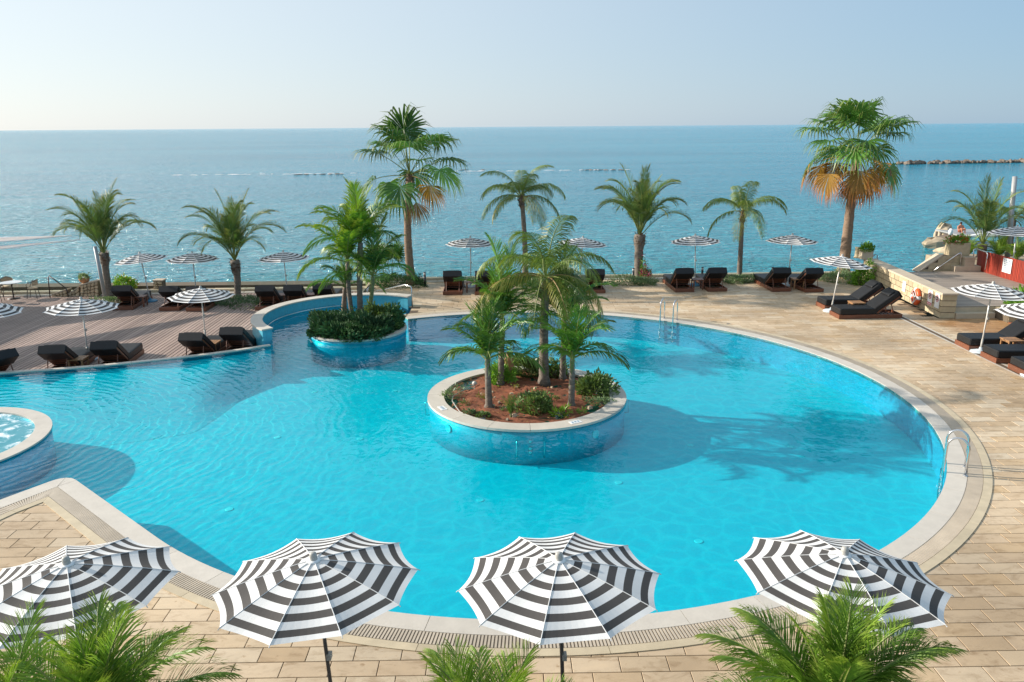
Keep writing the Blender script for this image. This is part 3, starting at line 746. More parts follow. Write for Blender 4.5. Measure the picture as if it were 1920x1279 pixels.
# steel grab bars and jets on the island wall
for k, a in enumerate((-97, -83)):
    x, y = 2.64*math.cos(R_(a)), 2.64*math.sin(R_(a)); u = Vector((math.cos(R_(a)), math.sin(R_(a)), 0))
    p = Vector((x,y,-.22)); MB().tube([p, p+u*.07, p+u*.07+Vector((0,0,-.42)), p+Vector((0,0,-.42))], .016, 8).build('grab_bar', M['steel'], isl, True)
for k, z in enumerate((-.24,-.42,-.52)):
    a = -90; MB().tube([(0,-2.61,z),(0,-2.68,z)], .045, 10).build('jet_nozzle', M['steel'], isl, True)
for a in (-172, -8):
    u = Vector((math.cos(R_(a)), math.sin(R_(a)), 0)); p = u*2.62+Vector((0,0,-.02))
    MB().tube([p, p+u*.10, p+u*.10+Vector((0,0,-.36)), p+Vector((0,0,-.36))], .016, 8).build('grab_bar', M['steel'], isl, True)
for a, z in ((-140, -.25), (-52, -.3)):
    u = Vector((math.cos(R_(a)), math.sin(R_(a)), 0)); p = u*2.615+Vector((0,0,z))
    MB().tube([p, p+u*.03], .11, 16).build('underwater_lamp', M['wht'], isl)
# floor fittings
for px, py in ((675,823),(520,820),(1160,905),(900,938),(430,955),(1310,1015),(1295,835),(590,735),(740,733),(1483,838)):
    p = at(px, py, FLOOR_Z+.004); o = MB().lathe([(.09,0),(.08,.008)], 12).build('floor_drain', M['wht']); o.location = p; o.location.z = FLOOR_Z+.004
    tag(o, 'small white round fitting set in the pool floor', 'drain cover', 'round fittings in the pool floor')
# whirlpool on the left
jac = thing('whirlpool', 'round whirlpool basin with stone rim and foaming water at the left edge', 'whirlpool', (JAC.x, JAC.y, 0))
MB().lathe([(2.12,FLOOR_Z),(JAC_R-.03,FLOOR_Z),(JAC_R-.03,.0),(2.12,.0)], 72, close=True).build('basin_wall', M['tile'], jac, True)
for k in range(16):
    A = arc(Vector((0,0,0)), 2.08, 22.5*k, 22.5*k+22.5, 5); B = arc(Vector((0,0,0)), JAC_R, 22.5*k, 22.5*k+22.5, 5)
    q = MB(); band_piece(q, A, B, 0, 5, .002, .04, .002); q.build('coping_stone', M['coping'], jac)
MB().lathe([(0.001,-.2),(2.12,-.2)], 48).build('basin_floor', M['floor'], jac)
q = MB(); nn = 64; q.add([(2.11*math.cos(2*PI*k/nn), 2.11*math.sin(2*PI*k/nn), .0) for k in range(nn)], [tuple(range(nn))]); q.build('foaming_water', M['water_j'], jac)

# ------------------------------------------------------------------ palms
def frond_mesh(name, mats, L=2.5, a0=60, bend=70, power=1.6, nl=34, ll=.55, w=.03, vee=25, droop=.35, sweep=(62,28), s0=.16, seed=0, twist=0, rr=.022):
    rd = random.Random(seed); mb = MB(); tips = []
    ns = 14; pts = [Vector((0,0,0))]; tans = []
    yaw_amp = rd.uniform(-.12,.12)
    for i in range(ns+1):
        s = i/ns; th = R_(a0-bend*s**power); ya = yaw_amp*s*s
        t = Vector((math.cos(th)*math.cos(ya), math.cos(th)*math.sin(ya), math.sin(th))); tans.append(t)
        if i < ns: pts.append(pts[-1]+t*(L/ns))
    mb.tube(pts, [rr*(1-.88*i/ns)+.002 for i in range(ns+1)], 4, 1, cap=False); tips += [0]*len(mb.v)
    for side in (1, -1):
        for k in range(nl):
            s = s0+(1-s0)*(k+rd.uniform(-.3,.3)+.5)/nl; s = min(.995, max(s0, s))
            f = s*ns; i = min(ns-1, int(f)); fr = f-i
            p = pts[i].lerp(pts[i+1], fr); t = tans[i].lerp(tans[i+1], fr).normalized()
            lat = Vector((-t.y, t.x, 0)).normalized()*side
            up = t.cross(lat)*side*1.0
            if up.z < 0 and abs(t.z) < .98: up = -up
            q = (s-s0)/(1-s0)
            ln = ll*(.45+.55*math.sin(PI*min(1, .18+.72*q)))*(1-.35*q**4)*rd.uniform(.85,1.1)
            sw = R_(sweep[0]+(sweep[1]-sweep[0])*q+rd.uniform(-7,7)); ve = R_(vee+rd.uniform(-9,9))
            d = (t*math.cos(sw)+(lat*math.cos(ve)+up*math.sin(ve))*math.sin(sw)).normalized()
            dr = droop*rd.uniform(.6,1.35)
            d2 = (d+Vector((0,0,-dr))).normalized(); d3 = (d+Vector((0,0,-dr*2.3))).normalized()
            ww = (t*1.0+up*.35).normalized()*w*.5
            p1 = p+d*ln*.35; p2 = p1+d2*ln*.35; p3 = p2+d3*ln*.30
            mb.add([p-ww*.4, p+ww*.4, p1+ww, p1-ww, p2+ww*.75, p2-ww*.75, p3], [(0,1,2,3),(3,2,4,5),(5,4,6)], 0)
            b = .25*q
            tips += [b,b,b+.18,b+.18,b+.4,b+.4,min(1,b+.75)]
    return mb.mesh(name, mats, False, {'tip': tips})

def fan_mesh(name, mats, Lp=1.1, a0=50, bend=40, R=.95, nseg=26, spread=120, droop=.6, fold=.05, seed=0, down=30, rr=.018):
    rd = random.Random(seed); mb = MB(); tips = []
    ns = 8; pts = [Vector((0,0,0))]
    for i in range(ns):
        th = R_(a0-bend*(i/ns)); pts.append(pts[-1]+Vector((math.cos(th),0,math.sin(th)))*(Lp/ns))
    mb.tube(pts, [rr*(1-.4*i/ns) for i in range(ns+1)], 4, 1, cap=False); tips += [0]*len(mb.v)
    th = R_(a0-bend-down); ax = Vector((math.cos(th),0,math.sin(th))); lat = Vector((0,1,0)); up = ax.cross(lat); 
    if up.z < 0: up = -up
    h = pts[-1]; da = 2*spread/nseg
    for k in range(nseg):
        a = R_(-spread+da*(k+.5)+rd.uniform(-1.5,1.5)); rl = R*(.72+.28*math.cos(a*.62))*rd.uniform(.9,1.08)
        d = ax*math.cos(a)+lat*math.sin(a); pr = -ax*math.sin(a)+lat*math.cos(a)
        cup = up*(.18*abs(math.sin(a)))
        d = (d+cup).normalized()
        r1 = .5*rl; hw = r1*math.tan(R_(da/2))*1.02
        dr = droop*rd.uniform(.6,1.5)
        p1 = h+d*r1+Vector((0,0,-.05*dr)); zig = up*fold*(1 if k % 2 else -1)*.3
        d2 = (d+Vector((0,0,-dr*.7))).normalized(); p2 = p1+d2*rl*.28
        d3 = (d+Vector((0,0,-dr*2.6))).normalized(); p3 = p2+d3*rl*.34
        mb.add([h, p1-pr*hw+zig, p1+pr*hw-zig, p2-pr*hw*.55, p2+pr*hw*.55, p3], [(0,1,2),(1,3,4,2),(3,5,4)], 0)
        tips += [0,.25,.25,.6,.6,1.0]
    return mb.mesh(name, mats, False, {'tip': tips})

def make_trunk(parent, top, r0, r1, mat, bend=.15, rings=True, seed=0, boots=None, bulge=None):
    rd = random.Random(seed); top = Vector(top); n_ = 22; pts = []; rs = []
    off = Vector((rd.uniform(-1,1), rd.uniform(-1,1), 0))*bend
    for i in range(n_+1):
        s = i/n_; p = Vector((0,0,0)).lerp(top, s)+off*math.sin(PI*s); pts.append(p)
        r = r0+(r1-r0)*s
        if s < .12: r *= 1+.5*(1-s/.12)**2
        if rings: r *= 1+(.05 if i % 2 else -.03)
        if bulge and s > bulge[0]: r *= 1+(bulge[1]-1)*math.sin(PI*min(1,(s-bulge[0])/(1-bulge[0]))*.75)
        rs.append(r)
    return MB().tube(pts, rs, 12).build('trunk', mat, parent, True)

def put_fronds(parent, top, spec, seed, jit=9):
    rd = random.Random(seed)
    for (me, az) in spec:
        o = obj('frond', me, parent, Vector(top)+Vector((rd.uniform(-.03,.03), rd.uniform(-.03,.03), rd.uniform(-.06,.06))),
                (R_(rd.uniform(-7,7)), R_(rd.uniform(-jit,jit)), R_(az+rd.uniform(-8,8))))
        s = rd.uniform(.86,1.08); o.scale = (s,s,s)
def ringspec(groups, seed):
    rd = random.Random(seed); out = []
    for meshes, n_, a_off in groups:
        for k in range(n_): out.append((meshes[rd.randrange(len(meshes))], a_off+360*k/n_+rd.uniform(-10,10)))
    return out

# leaf variants of each kind of palm
tm = (M['lf_tri'], M['rach'])
TRI_U = [frond_mesh('frond', tm, 3.25, 81, 26, 2.4, 64, .68, .038, 34, .12, (46,20), .24, s) for s in (1,2)]
TRI_M = [frond_mesh('frond', tm, 3.15, 74, 84, 2.6, 64, .70, .038, 34, .18, (50,20), .24, s) for s in (3,4,5)]
TRI_L = [frond_mesh('frond', tm, 2.9, 58, 112, 2.1, 62, .68, .038, 30, .24, (52,22), .22, s) for s in (6,7)]
qm = (M['lf_queen'], M['rach']); qy = (M['lf_queen_y'], M['rach_o'])
def queen(L, ll, mats=qm, sd=0, nl=66):
    return ([frond_mesh('frond', mats, L, 74, 105, 1.5, nl, ll, .022, 12, .75, (66,40), .14, sd+s) for s in (1,2)],
            [frond_mesh('frond', mats, L, 52, 118, 1.35, nl, ll, .022, 8, .85, (66,40), .14, sd+s) for s in (3,4,5)],
            [frond_mesh('frond', mats, L, 18, 102, .9, nl, ll, .022, 2, .95, (66,42), .14, sd+s) for s in (6,7)])
QU, QM_, QL = queen(2.3, .55)
QYL = queen(2.3, .6, qy, 30)[2]
IU, IM, IL = queen(2.35, .62, qm, 50, 74)
IYL = queen(2.5, .62, qy, 70, 74)[2]
km = (M['lf_king'], M['rach']); ky = (M['lf_king_y'], M['rach'])
def king(L, ll, mats, sd=0, nl=40, w=.034):
    return ([frond_mesh('frond', mats, L, 82, 34, 1.8, nl, ll, w, 34, .18, (52,24), .13, sd+s) for s in (1,2)],
            [frond_mesh('frond', mats, L, 60, 72, 1.7, nl, ll, w, 28, .3, (56,26), .13, sd+s) for s in (3,4,5)],
            [frond_mesh('frond', mats, L, 30, 88, 1.4, nl, ll, w, 18, .42, (58,28), .13, sd+s) for s in (6,7)])
KU, KM, KL = king(1.55, .52, km, 100)
KYU, KYM, KYL = king(2.25, .66, ky, 120, 44, .05)
KDU, KDM, KDL = king(2.25, .66, km, 140, 44, .05)
fm = (M['lf_fg'], M['rach'])
GU, GM, GL = king(1.32, .42, fm, 160, 84, .018)
fnm = (M['lf_fan'], M['rach']); fno = (M['lf_fan_o'], M['rach_o']); fnd = (M['lf_fan_d'], M['rach_o'])
def fans(mats, els, Lp, R, nseg, spread, droop, down, sd):
    return [fan_mesh('fan_leaf', mats, Lp*(1-.06*(k % 3)), e, 14 if e > 35 else 26, R*(1-.05*(k % 2)), nseg, spread, droop, .05, sd+k, down) for k, e in enumerate(els)]
FAN_U = fans(fnm, (88,78,68), 1.5, 1.2, 30, 130, .5, 4, 1)
FAN_M = fans(fnm, (58,48,38,28), 1.65, 1.2, 30, 130, .65, 14, 5)
FAN_L = fans(fnm, (18,8,-2), 1.6, 1.15, 30, 122, .85, 32, 10)
FAN_O = fans(fno, (4,-6,-16), 1.6, 1.08, 28, 100, 1.2, 42, 14)
FAN_D = fans(fnd, (-40,-50), 1.15, .95, 24, 60, .9, 12, 18)

def palm(name, label, base, crown_px, r0, r1, trunk, groups, seed, group=None, bend=.1, shaft=None, boots=None, bulge=None, jit=9):
    top = atY(crown_px[0], crown_px[1], base.y)-base
    t = thing(name, label, 'palm tree', base, 0, group)
    tr = make_trunk(t, top, r0, r1, trunk, bend, True, seed, None, bulge)
    if shaft:
        p0 = top*(1-shaft/top.length)
        MB().tube([p0+(top-p0)*s for s in (0,.15,.5,.8,1.05)], [r1*1.0, r1*1.25, r1*1.1, r1*.8, r1*.5], 10).build('crownshaft', M['shaft'], t, True)
    if boots:
        q = MB(); rd = random.Random(seed+5)
        p0 = top*(1-boots/top.length)
        for k in range(46):
            s = rd.random(); a = k*2.4; p = p0.lerp(top, s); rr_ = r1*(1.1+.3*math.sin(s*PI)); d = Vector((math.cos(a), math.sin(a), .9)).normalized()
            b = p+Vector((math.cos(a)*rr_*.7, math.sin(a)*rr_*.7, 0)); w = Vector((-math.sin(a), math.cos(a), 0))*.06
            q.add([b-w, b+w, b+d*.20+w*.4, b+d*.20-w*.4, b-d*.04+Vector((0,0,-.06))], [(0,1,2,3),(0,4,1)])
        q.tube([p0, p0.lerp(top,.5), top], [r1*1.05, r1*1.25, r1*.9], 10)
        q.build('leaf_bases', M['boot'], t)
    put_fronds(t, top, ringspec(groups, seed), seed, jit)
    if name == 'fan_palm':
        for c_ in t.children:
            if c_.name.startswith('frond'): c_.scale = tuple(v*1.22 for v in c_.scale)
    return t

# triangle palms by the sea
TRI = 'stout triangle palms by the sea'
palm('triangle_palm', 'leftmost stout palm, upright grey-green fronds, beside the grey lamp post', at(206,556,WD), (195,474), .15, .15, M['trunk_g'],
     [(TRI_U, 3, 20), (TRI_M, 10, 0), (TRI_L, 9, 30)], 1, None, .08, None, .55, (.7,1.35))
palm('triangle_palm', 'stout palm with arching fronds behind the timber deck, left of the spa wall', at(445,557,WD), (440,488), .15, .15, M['trunk_g'],
     [(TRI_U, 3, 60), (TRI_M, 10, 20), (TRI_L, 10, 0)], 2, None, .05, None, .6, (.6,1.4))
palm('triangle_palm', 'stout palm with symmetric arching fronds left of two black loungers', at(1197,523,0), (1200,440), .20, .20, M['trunk_g'],
     [(TRI_U, 4, 10), (TRI_M, 12, 10), (TRI_L, 11, 0)], 3, None, .04, None, .6, (.68,1.35))
# fan palms
palm('fan_palm', 'tall fan palm with drooping green leaves behind the juniper planter', at(772,533,0), (768,328), .20, .13, M['trunk_b'],
     [(FAN_U, 4, 15), (FAN_M, 8, 0), (FAN_L, 6, 25), (FAN_O, 1, 320), (FAN_D, 1, 290)], 4, None, .22, None, .55, None, 12)
palm('fan_palm', 'tallest fan palm with orange dying leaves at the right, by the stone wall', at(1580,518,0), (1605,292), .27, .15, M['trunk_b'],
     [(FAN_U, 5, 15), (FAN_M, 12, 0), (FAN_L, 5, 25), (FAN_O, 9, 10), (FAN_D, 4, 250)], 5, None, .10, None, 1.1, None, 12)
# queen palms by the sea
palm('queen_palm', 'slender feathery palm by the sea behind the planter island', at(985,530,0), (978,370), .14, .09, M['trunk_g'],
     [(QU, 4, 0), (QM_, 8, 30), (QL, 5, 10), (QYL, 3, 180)], 6, None, .1, None, .5)
palm('queen_palm', 'small slender feathery palm between two pairs of black loungers', at(1386,524,0), (1393,398), .13, .08, M['trunk_g'],
     [(QU, 2, 80), (QM_, 4, 0), (QM_, 4, 185), (QL, 3, 170), (QYL, 1, 260)], 7, None, .06, None, .5)
# island palms
iz = -.01
palm('queen_palm', 'tall grey trunked feathery palm in the middle of the planter island', at(1020,722,iz), (1024,520), .14, .10, M['trunk_g'],
     [(IU, 2, 70), (IM, 7, 10), (IL, 5, 40), (IYL, 3, 165), (IYL, 2, 195)], 8, None, .05, None, .6)
palm('king_palm', 'young palm with a green stem at the front left of the planter island', at(917,764,iz), (914,672), .095, .065, M['trunk_g'],
     [(KU, 4, 0), (KM, 6, 40), (KL, 5, 200)], 9, None, .03, .85)
palm('king_palm', 'young palm with a green stem at the front right of the planter island', at(1071,762,iz), (1073,672), .09, .06, M['trunk_g'],
     [(KU, 4, 90), (KM, 6, 10), (KL, 5, 260)], 10, None, .03, .85)
palm('king_palm', 'taller leafy palm at the back left of the planter island', at(939,722,iz), (942,596), .09, .07, M['trunk_g'],
     [(KDU, 2, 50), (KU, 3, 0), (KM, 7, 20), (KL, 6, 0)], 11, None, .03, .6)
palm('king_palm', 'taller leafy palm at the back right of the planter island', at(1055,712,iz), (1058,598), .09, .07, M['trunk_g'],
     [(KDU, 3, 70), (KM, 7, 0), (KDM, 2, 330), (KL, 5, 15)], 12, None, .03, .6)
# palms in the juniper planter
palm('king_palm', 'tallest of the bright green palms in the juniper planter', at(676,600,.1), (676,455), .11, .09, M['trunk_g'],
     [(KYU, 4, 30), (KYM, 6, 0), (KDM, 3, 40), (KDL, 3, 200)], 13, None, .08, .7)
palm('king_palm', 'bright green palm leaning left in the juniper planter', at(662,600,.1), (652,490), .09, .075, M['trunk_g'],
     [(KYU, 3, 100), (KYM, 5, 90), (KYL, 4, 130)], 14, None, .08, .7)
palm('king_palm', 'green stemmed palm at the right of the juniper planter', at(689,598,.1), (699,518), .085, .07, M['shaft'],
     [(KDU, 2, 80), (KDM, 4, 320), (KDL, 3, 330)], 15, None, .05, .6)
palm('king_palm', 'small yellowing palm with a rough stem at the left of the juniper planter', at(645,598,.1), (647,540), .12, .07, M['boot'],
     [(KU, 2, 60), (KM, 3, 120), (KL, 2, 200)], 16, None, .05)
# right-hand garden
palm('date_palm', 'low palm with long arching fronds behind the red fence', at(1840,482,.5), (1843,458), .22, .20, M['boot'],
     [(TRI_U, 3, 20), (TRI_M, 6, 0), (TRI_L, 5, 20)], 17, None, .02)
palm('queen_palm', 'dark trunked feathery palm at the right edge beyond the red fence', at(1893,480,.4), (1902,412), .13, .10, M['trunk_g'],
     [(QU, 1, 0), (QM_, 5, 0), (QL, 2, 10)], 18, None, .04)
# foreground palms below the camera
def fgpalm(label, px, py, z, groups, seed):
    c = at(px, py, z)
    t = thing('feather_palm', label, 'palm tree', (c.x, c.y, 0))
    make_trunk(t, (0,0,z), .12, .09, M['trunk_g'], .03, True, seed)
    put_fronds(t, (0,0,z), ringspec(groups, seed), seed, 10)
fgpalm('feathery palm in front of the leftmost striped parasol, bottom left corner', 205, 1412, 1.5, [(GU, 8, 0), (GM, 17, 10), (GL, 13, 20)], 21)
fgpalm('small feathery palm at the bottom edge between two striped parasols', 915, 1490, 1.35, [(GU, 7, 0), (GM, 12, 10), (GL, 9, 20)], 22)
fgpalm('feathery palm in front of the rightmost foreground parasol, bottom right', 1555, 1380, 1.58, [(GU, 9, 0), (GM, 19, 10), (GL, 14, 20)], 23)
fgpalm('feathery palm fronds at the very bottom left corner beside the bigger palm', 15, 1440, 1.35, [(GU, 4, 0), (GM, 8, 10), (GL, 5, 20)], 24)

# ------------------------------------------------------------------ shrubs
def bush_mesh(name, mats, rx, ry, rz, n_, ls, seed, up=.25, lobes=5, shell=.55, frac2=0., asp=2.2, flat=False):
    rd = random.Random(seed); mb = MB(); tips = []
    lob = [(rd.uniform(0,2*PI), rd.uniform(-.1,.9), rd.uniform(.25,.62)) for _ in range(lobes+3)]
    for k in range(n_):
        a = rd.uniform(0, 2*PI); el = math.asin(rd.uniform(-.15, 1))
        d = Vector((math.cos(a)*math.cos(el), math.sin(a)*math.cos(el), math.sin(el)))
        r = 0.62
        for la, le, lw in lob:
            ld = Vector((math.cos(la)*math.cos(le), math.sin(la)*math.cos(le), math.sin(le)))
            r += lw*max(0, d.dot(ld))**7
        r *= 1-(1-shell)*rd.random()**2.2
        r *= 1+.10*math.sin(a*7+el*9)+rd.gauss(0,.05)
        p = Vector((d.x*rx*r, d.y*ry*r, max(.0, d.z*rz*r)))
        out = (Vector((d.x/rx, d.y/ry, d.z/rz)).normalized()+Vector((rd.gauss(0,.45), rd.gauss(0,.45), rd.gauss(0,.35)+up))).normalized()
        s = Vector((rd.gauss(0,1), rd.gauss(0,1), rd.gauss(0,1))); s = (s-out*s.dot(out)).normalized()
        l_ = ls*rd.uniform(.6,1.3); w = s*l_/asp/2
        mi = 1 if rd.random() < frac2 and r > .7 else 0
        mb.add([p, p+out*l_*.5+w, p+out*l_, p+out*l_*.5-w], [(0,1,2,3)], mi)
        v = rd.random(); tips += [v*.3, v*.6, v, v*.6]
    return mb.mesh(name, mats, False, {'tip': tips})
def bush(name, label, c, r, n_, ls, mat, seed, cat='shrub', group=None, fl=None, frac=0., up=.25, asp=2.2, shell=.55, stem=True):
    t = thing(name, label, cat, c, 0, group)
    mats = (M[mat], M[fl]) if fl else (M[mat],)
    obj('foliage', bush_mesh('foliage', mats, r[0], r[1], r[2], n_, ls, seed, up, 6, shell, frac, asp), t)
    if stem:
        q = MB(); rd = random.Random(seed)
        for k in range(5):
            a = rd.uniform(0,2*PI); q.tube([(0,0,-.03), (math.cos(a)*r[0]*.3, math.sin(a)*r[1]*.3, r[2]*.4), (math.cos(a)*r[0]*.55, math.sin(a)*r[1]*.55, r[2]*.72)], [.025,.015,.008], 5)
        q.build('stems', M['boot'], t)
    return t
# junipers filling the small planter
rj = random.Random(4)
for k, (dx, dy, r, h) in enumerate(((-.95,-.75,.75,.52),(-.35,-1.1,.70,.48),(.35,-1.12,.68,.50),(.95,-.75,.66,.52),(-1.2,-.05,.62,.55),(1.18,.0,.6,.62),(.85,.55,.62,.75),(-.75,.65,.6,.45),(0,-.35,.75,.42))):
    lab = ['dark green juniper at the front left of the small planter','dark green juniper at the front of the small planter, left of centre','dark green juniper at the front of the small planter, right of centre','dark green juniper at the front right of the small planter','spreading juniper at the left rim of the small planter','juniper at the right rim of the small planter','tallest paler juniper at the back right of the small planter','low juniper at the back left of the small planter','low juniper round the palm stems in the small planter'][k]
    bush('juniper', lab, (PL1.x+dx*.86, PL1.y+dy*.86, .10), (r*.78, r*.78, h*.9), 3600, .17, 'lf_junip' if k not in (6,) else 'lf_bush', 40+k, 'shrub', 'junipers in the small planter', up=.35, asp=3.0)
# shrubs on the island
bush('shrub', 'round grey-green shrub at the back of the planter island, left of the tall trunk', at(990,702,iz), (.38,.36,.58), 2000, .11, 'lf_bush', 61)
bush('shrub', 'large leafy shrub at the right of the planter island', at(1113,738,iz), (.44,.42,.60), 2400, .11, 'lf_bush', 62)
bush('shrub', 'leafy blue-green shrub at the front centre of the planter island', at(1008,772,iz), (.34,.32,.48), 1600, .10, 'lf_bush', 63)
bush('shrub', 'bright green feathery shrub round a stem at the left of the planter island', at(937,716,iz), (.34,.32,.55), 1700, .16, 'lf_brt', 64, up=.0, asp=4.5)
bush('shrub', 'dark low shrub behind the tall trunk on the planter island', at(1040,705,iz), (.32,.3,.40), 1200, .10, 'lf_bush', 65)
bush('small_plant', 'tiny bluish plant at the right rim of the planter island', at(1128,757,iz), (.22,.2,.16), 420, .08, 'lf_grey', 66, 'plant')
bush('small_plant', 'small spiky yellow-green plant right of the front shrub on the planter island', at(1050,780,iz), (.18,.15,.18), 200, .13, 'lf_king_y', 67, 'plant', asp=5)
bush('small_plant', 'small bluish plant at the front left rim of the planter island', at(884,778,iz), (.16,.14,.13), 300, .07, 'lf_grey', 68, 'plant')
bush('small_plant', 'low weedy plant at the front rim of the planter island, left of the seedling palm', at(908,782,iz), (.2,.14,.12), 280, .08, 'lf_bush', 69, 'plant')
bush('small_plant', 'thin weedy plant at the left rim of the planter island', at(843,745,iz), (.2,.26,.22), 260, .12, 'lf_grey', 70, 'plant', asp=5)
t = thing('seedling_palm', 'single slim seedling palm at the front of the planter island', 'plant', at(958,783,iz))
for k, az in enumerate((100, 60, 150, 200, 20)):
    obj('frond', KU[k % 2], t, (0,0,.05), (0, R_(-4+6*k), R_(az))).scale = (.33,)*3
MB().tube([(0,0,-.05),(0,0,.22)], [.03,.02], 6).build('stem', M['shaft'], t)
# terracotta amphora, hose and lamp on the island
t = thing('amphora', 'reddish brown upright clay amphora on the planter island', 'jar', at(954,712,iz))
MB().lathe([(.06,0),(.10,.05),(.14,.25),(.15,.45),(.12,.62),(.07,.70),(.06,.76),(.085,.80),(.06,.80),(.05,.72)], 18).build('jar_body', M['terra'], t, True)
for s in (-1, 1): MB().tube([(s*.06,0,.74),(s*.13,0,.72),(s*.13,0,.60)], .014, 6).build('handle', M['terra'], t, True)
hp = [at(px, py, .035) for px, py in ((893,720),(868,732),(850,742),(848,752),(856,764),(862,772),(875,778),(893,784),(910,785))]
o = MB().tube(hp, .014, 6).build('garden_hose', M['plastic'], None, True); tag(o, 'thin grey hose lying along the left rim of the planter island', 'hose')
t = thing('garden_lamp', 'small round white garden lamp on the planter island soil', 'lamp', at(890,730,iz))
MB().tube([(0,0,-.03),(0,0,.12)], .014, 6).build('stake', M['plastic'], t); MB().lathe([(.001,.10),(.05,.12),(.07,.17),(.05,.22),(.001,.24)], 14).build('globe', M['boll_l'], t, True)
rst = random.Random(9)
for k in range(16):
    a = rst.uniform(0,2*PI); d = rst.uniform(.3,2.05); s = rst.uniform(.03,.075)
    q = MB(); vs = [(Vector((rst.gauss(0,1), rst.gauss(0,1), rst.gauss(0,.7))).normalized()*s*rst.uniform(.8,1.1)) for _ in range(8)]
    q.box((0,0,0), (s*2,s*1.5,s), Matrix.Rotation(rst.uniform(0,3),3,'Z'), 0, .6); o = q.build('small_stone', M['rock_y']); o.location = (ISL.x+d*math.cos(a), ISL.y+d*math.sin(a), .05)
    tag(o, 'small pale stone lying on the red island soil', 'stone', 'small stones on the island soil')

# dry leaf litter on the island soil
q = MB(); rl = random.Random(31); tp = []
for k in range(420):
    a = rl.uniform(0, 2*PI); d = 2.1*math.sqrt(rl.random()); c = Vector((ISL.x+d*math.cos(a), ISL.y+d*math.sin(a), .045+rl.uniform(0,.02)))
    u = Vector((rl.gauss(0,1), rl.gauss(0,1), rl.gauss(0,.15))).normalized(); w = Vector((-u.y, u.x, rl.gauss(0,.3))).normalized(); l_ = rl.uniform(.04,.16)
    q.add([c, c+u*l_*.5+w*l_*.12, c+u*l_, c+u*l_*.5-w*l_*.12], [(0,1,2,3)]); tp += [.5]*4
o = q.build('leaf_litter', M['lf_fan_d'], None, attr={'tip': tp}); tag(o, 'dry brown leaf litter on the island soil', 'leaf litter', None, 'stuff')
for k, (px, py, r, mt) in enumerate(((870,760,.16,'lf_bush'),(905,748,.13,'lf_queen_y'),(985,745,.15,'lf_bush'),(1090,775,.15,'lf_brt'),(945,770,.12,'lf_grey'),(1040,750,.14,'lf_bush'),(1100,752,.14,'lf_grey'),(968,728,.13,'lf_queen_y'))):
    bush('small_plant', ['low weed by the hose on the planter island','dry yellow weed left of the front green stem on the planter island','low weed in the middle of the planter island, left of the tall trunk','bright low plant at the front right rim of the planter island','tiny grey plant left of the seedling palm','low weed between the tall trunk and the front right stem','tiny grey plant in front of the large leafy island shrub','dry yellow weed behind the middle of the planter island'][k], at(px, py, iz), (r*.7, r*.7, r*.6), 90, .08, mt, 300+k, 'plant', asp=4, stem=False)

# beds of low grey-green shrubs at the palm feet
def bed(label, px, py, z, r, seed, mat='lf_grey', h=.3, n_=2400):
    c = at(px, py, z)
    bush('low_shrub', label, (c.x, c.y, z), (r[0], r[1], h), n_, .10, mat, seed, 'shrub', None, up=.5, asp=3, shell=.7, stem=False)
bed('low grey-green ground shrub at the foot of the stout palm by two loungers', 1197, 533, 0, (.85,.55), 81)
bed('low grey-green ground shrub at the foot of the small slender palm', 1386, 529, 0, (.62,.5), 82)
bed('broad grey-green shrub at the foot of the tallest fan palm', 1572, 527, 0, (.95,.7), 83, 'lf_grey', .45)
bed('low grey-green shrub at the foot of the slender palm behind the island', 985, 534, 0, (.72,.5), 84)
bed('dark spreading shrub at the foot of the fan palm behind the juniper planter', 765, 536, 0, (1.0,.7), 85, 'lf_junip', .5)
bed('low dark shrub at the foot of the stout palm behind the timber deck', 455, 570, WD, (1.3,.8), 86, 'lf_grey', .25)
bed('small low shrub at the foot of the leftmost palm', 212, 568, WD, (.6,.5), 87, 'lf_grey', .3, 1200)
bush('shrub', 'upright leafy green shrub between the tallest fan palm and the stone wall', at(1612,533,0), (.42,.42,.95), 1800, .13, 'lf_brt', 88)
for k, (px, py) in enumerate(((735,524),(705,528))):
    t = thing('fan_palm_shrub', ['low clump of fan leaves at the foot of the fan palm behind the juniper planter','second low fan leaf clump behind the juniper planter, nearer the spa rail'][k], 'palm shrub', at(px, py, 0))
    for j in range(8): obj('fan_leaf', (FAN_U+FAN_M)[j % 7], t, (0,0,.1), (0, 0, R_(j*45+20*k))).scale = (.75,)*3
    MB().tube([(0,0,-.05),(0,0,.2)], [.12,.08], 8).build('stem', M['boot'], t)
t = thing('flower_pot', 'terracotta pot with magenta flowers beside the stout palm', 'flower pot', at(1212,527,0))
MB().lathe([(.10,0),(.15,.22),(.17,.24),(.17,.28),(.13,.28),(.12,.22)], 16).build('pot', M['terra'], t, True)
obj('flowers', bush_mesh('flowers', (M['lf_bush'], M['fl_mag']), .25,.25,.32, 420, .09, 90, .2, 4, .6, .6), t, (0,0,.26))
bush('climbing_flower', 'thin climbing plant with magenta flowers on the stout palm trunk', at(1206,526,0), (.16,.16,1.0), 420, .10, 'lf_brt', 91, 'plant', None, 'fl_mag', .3)

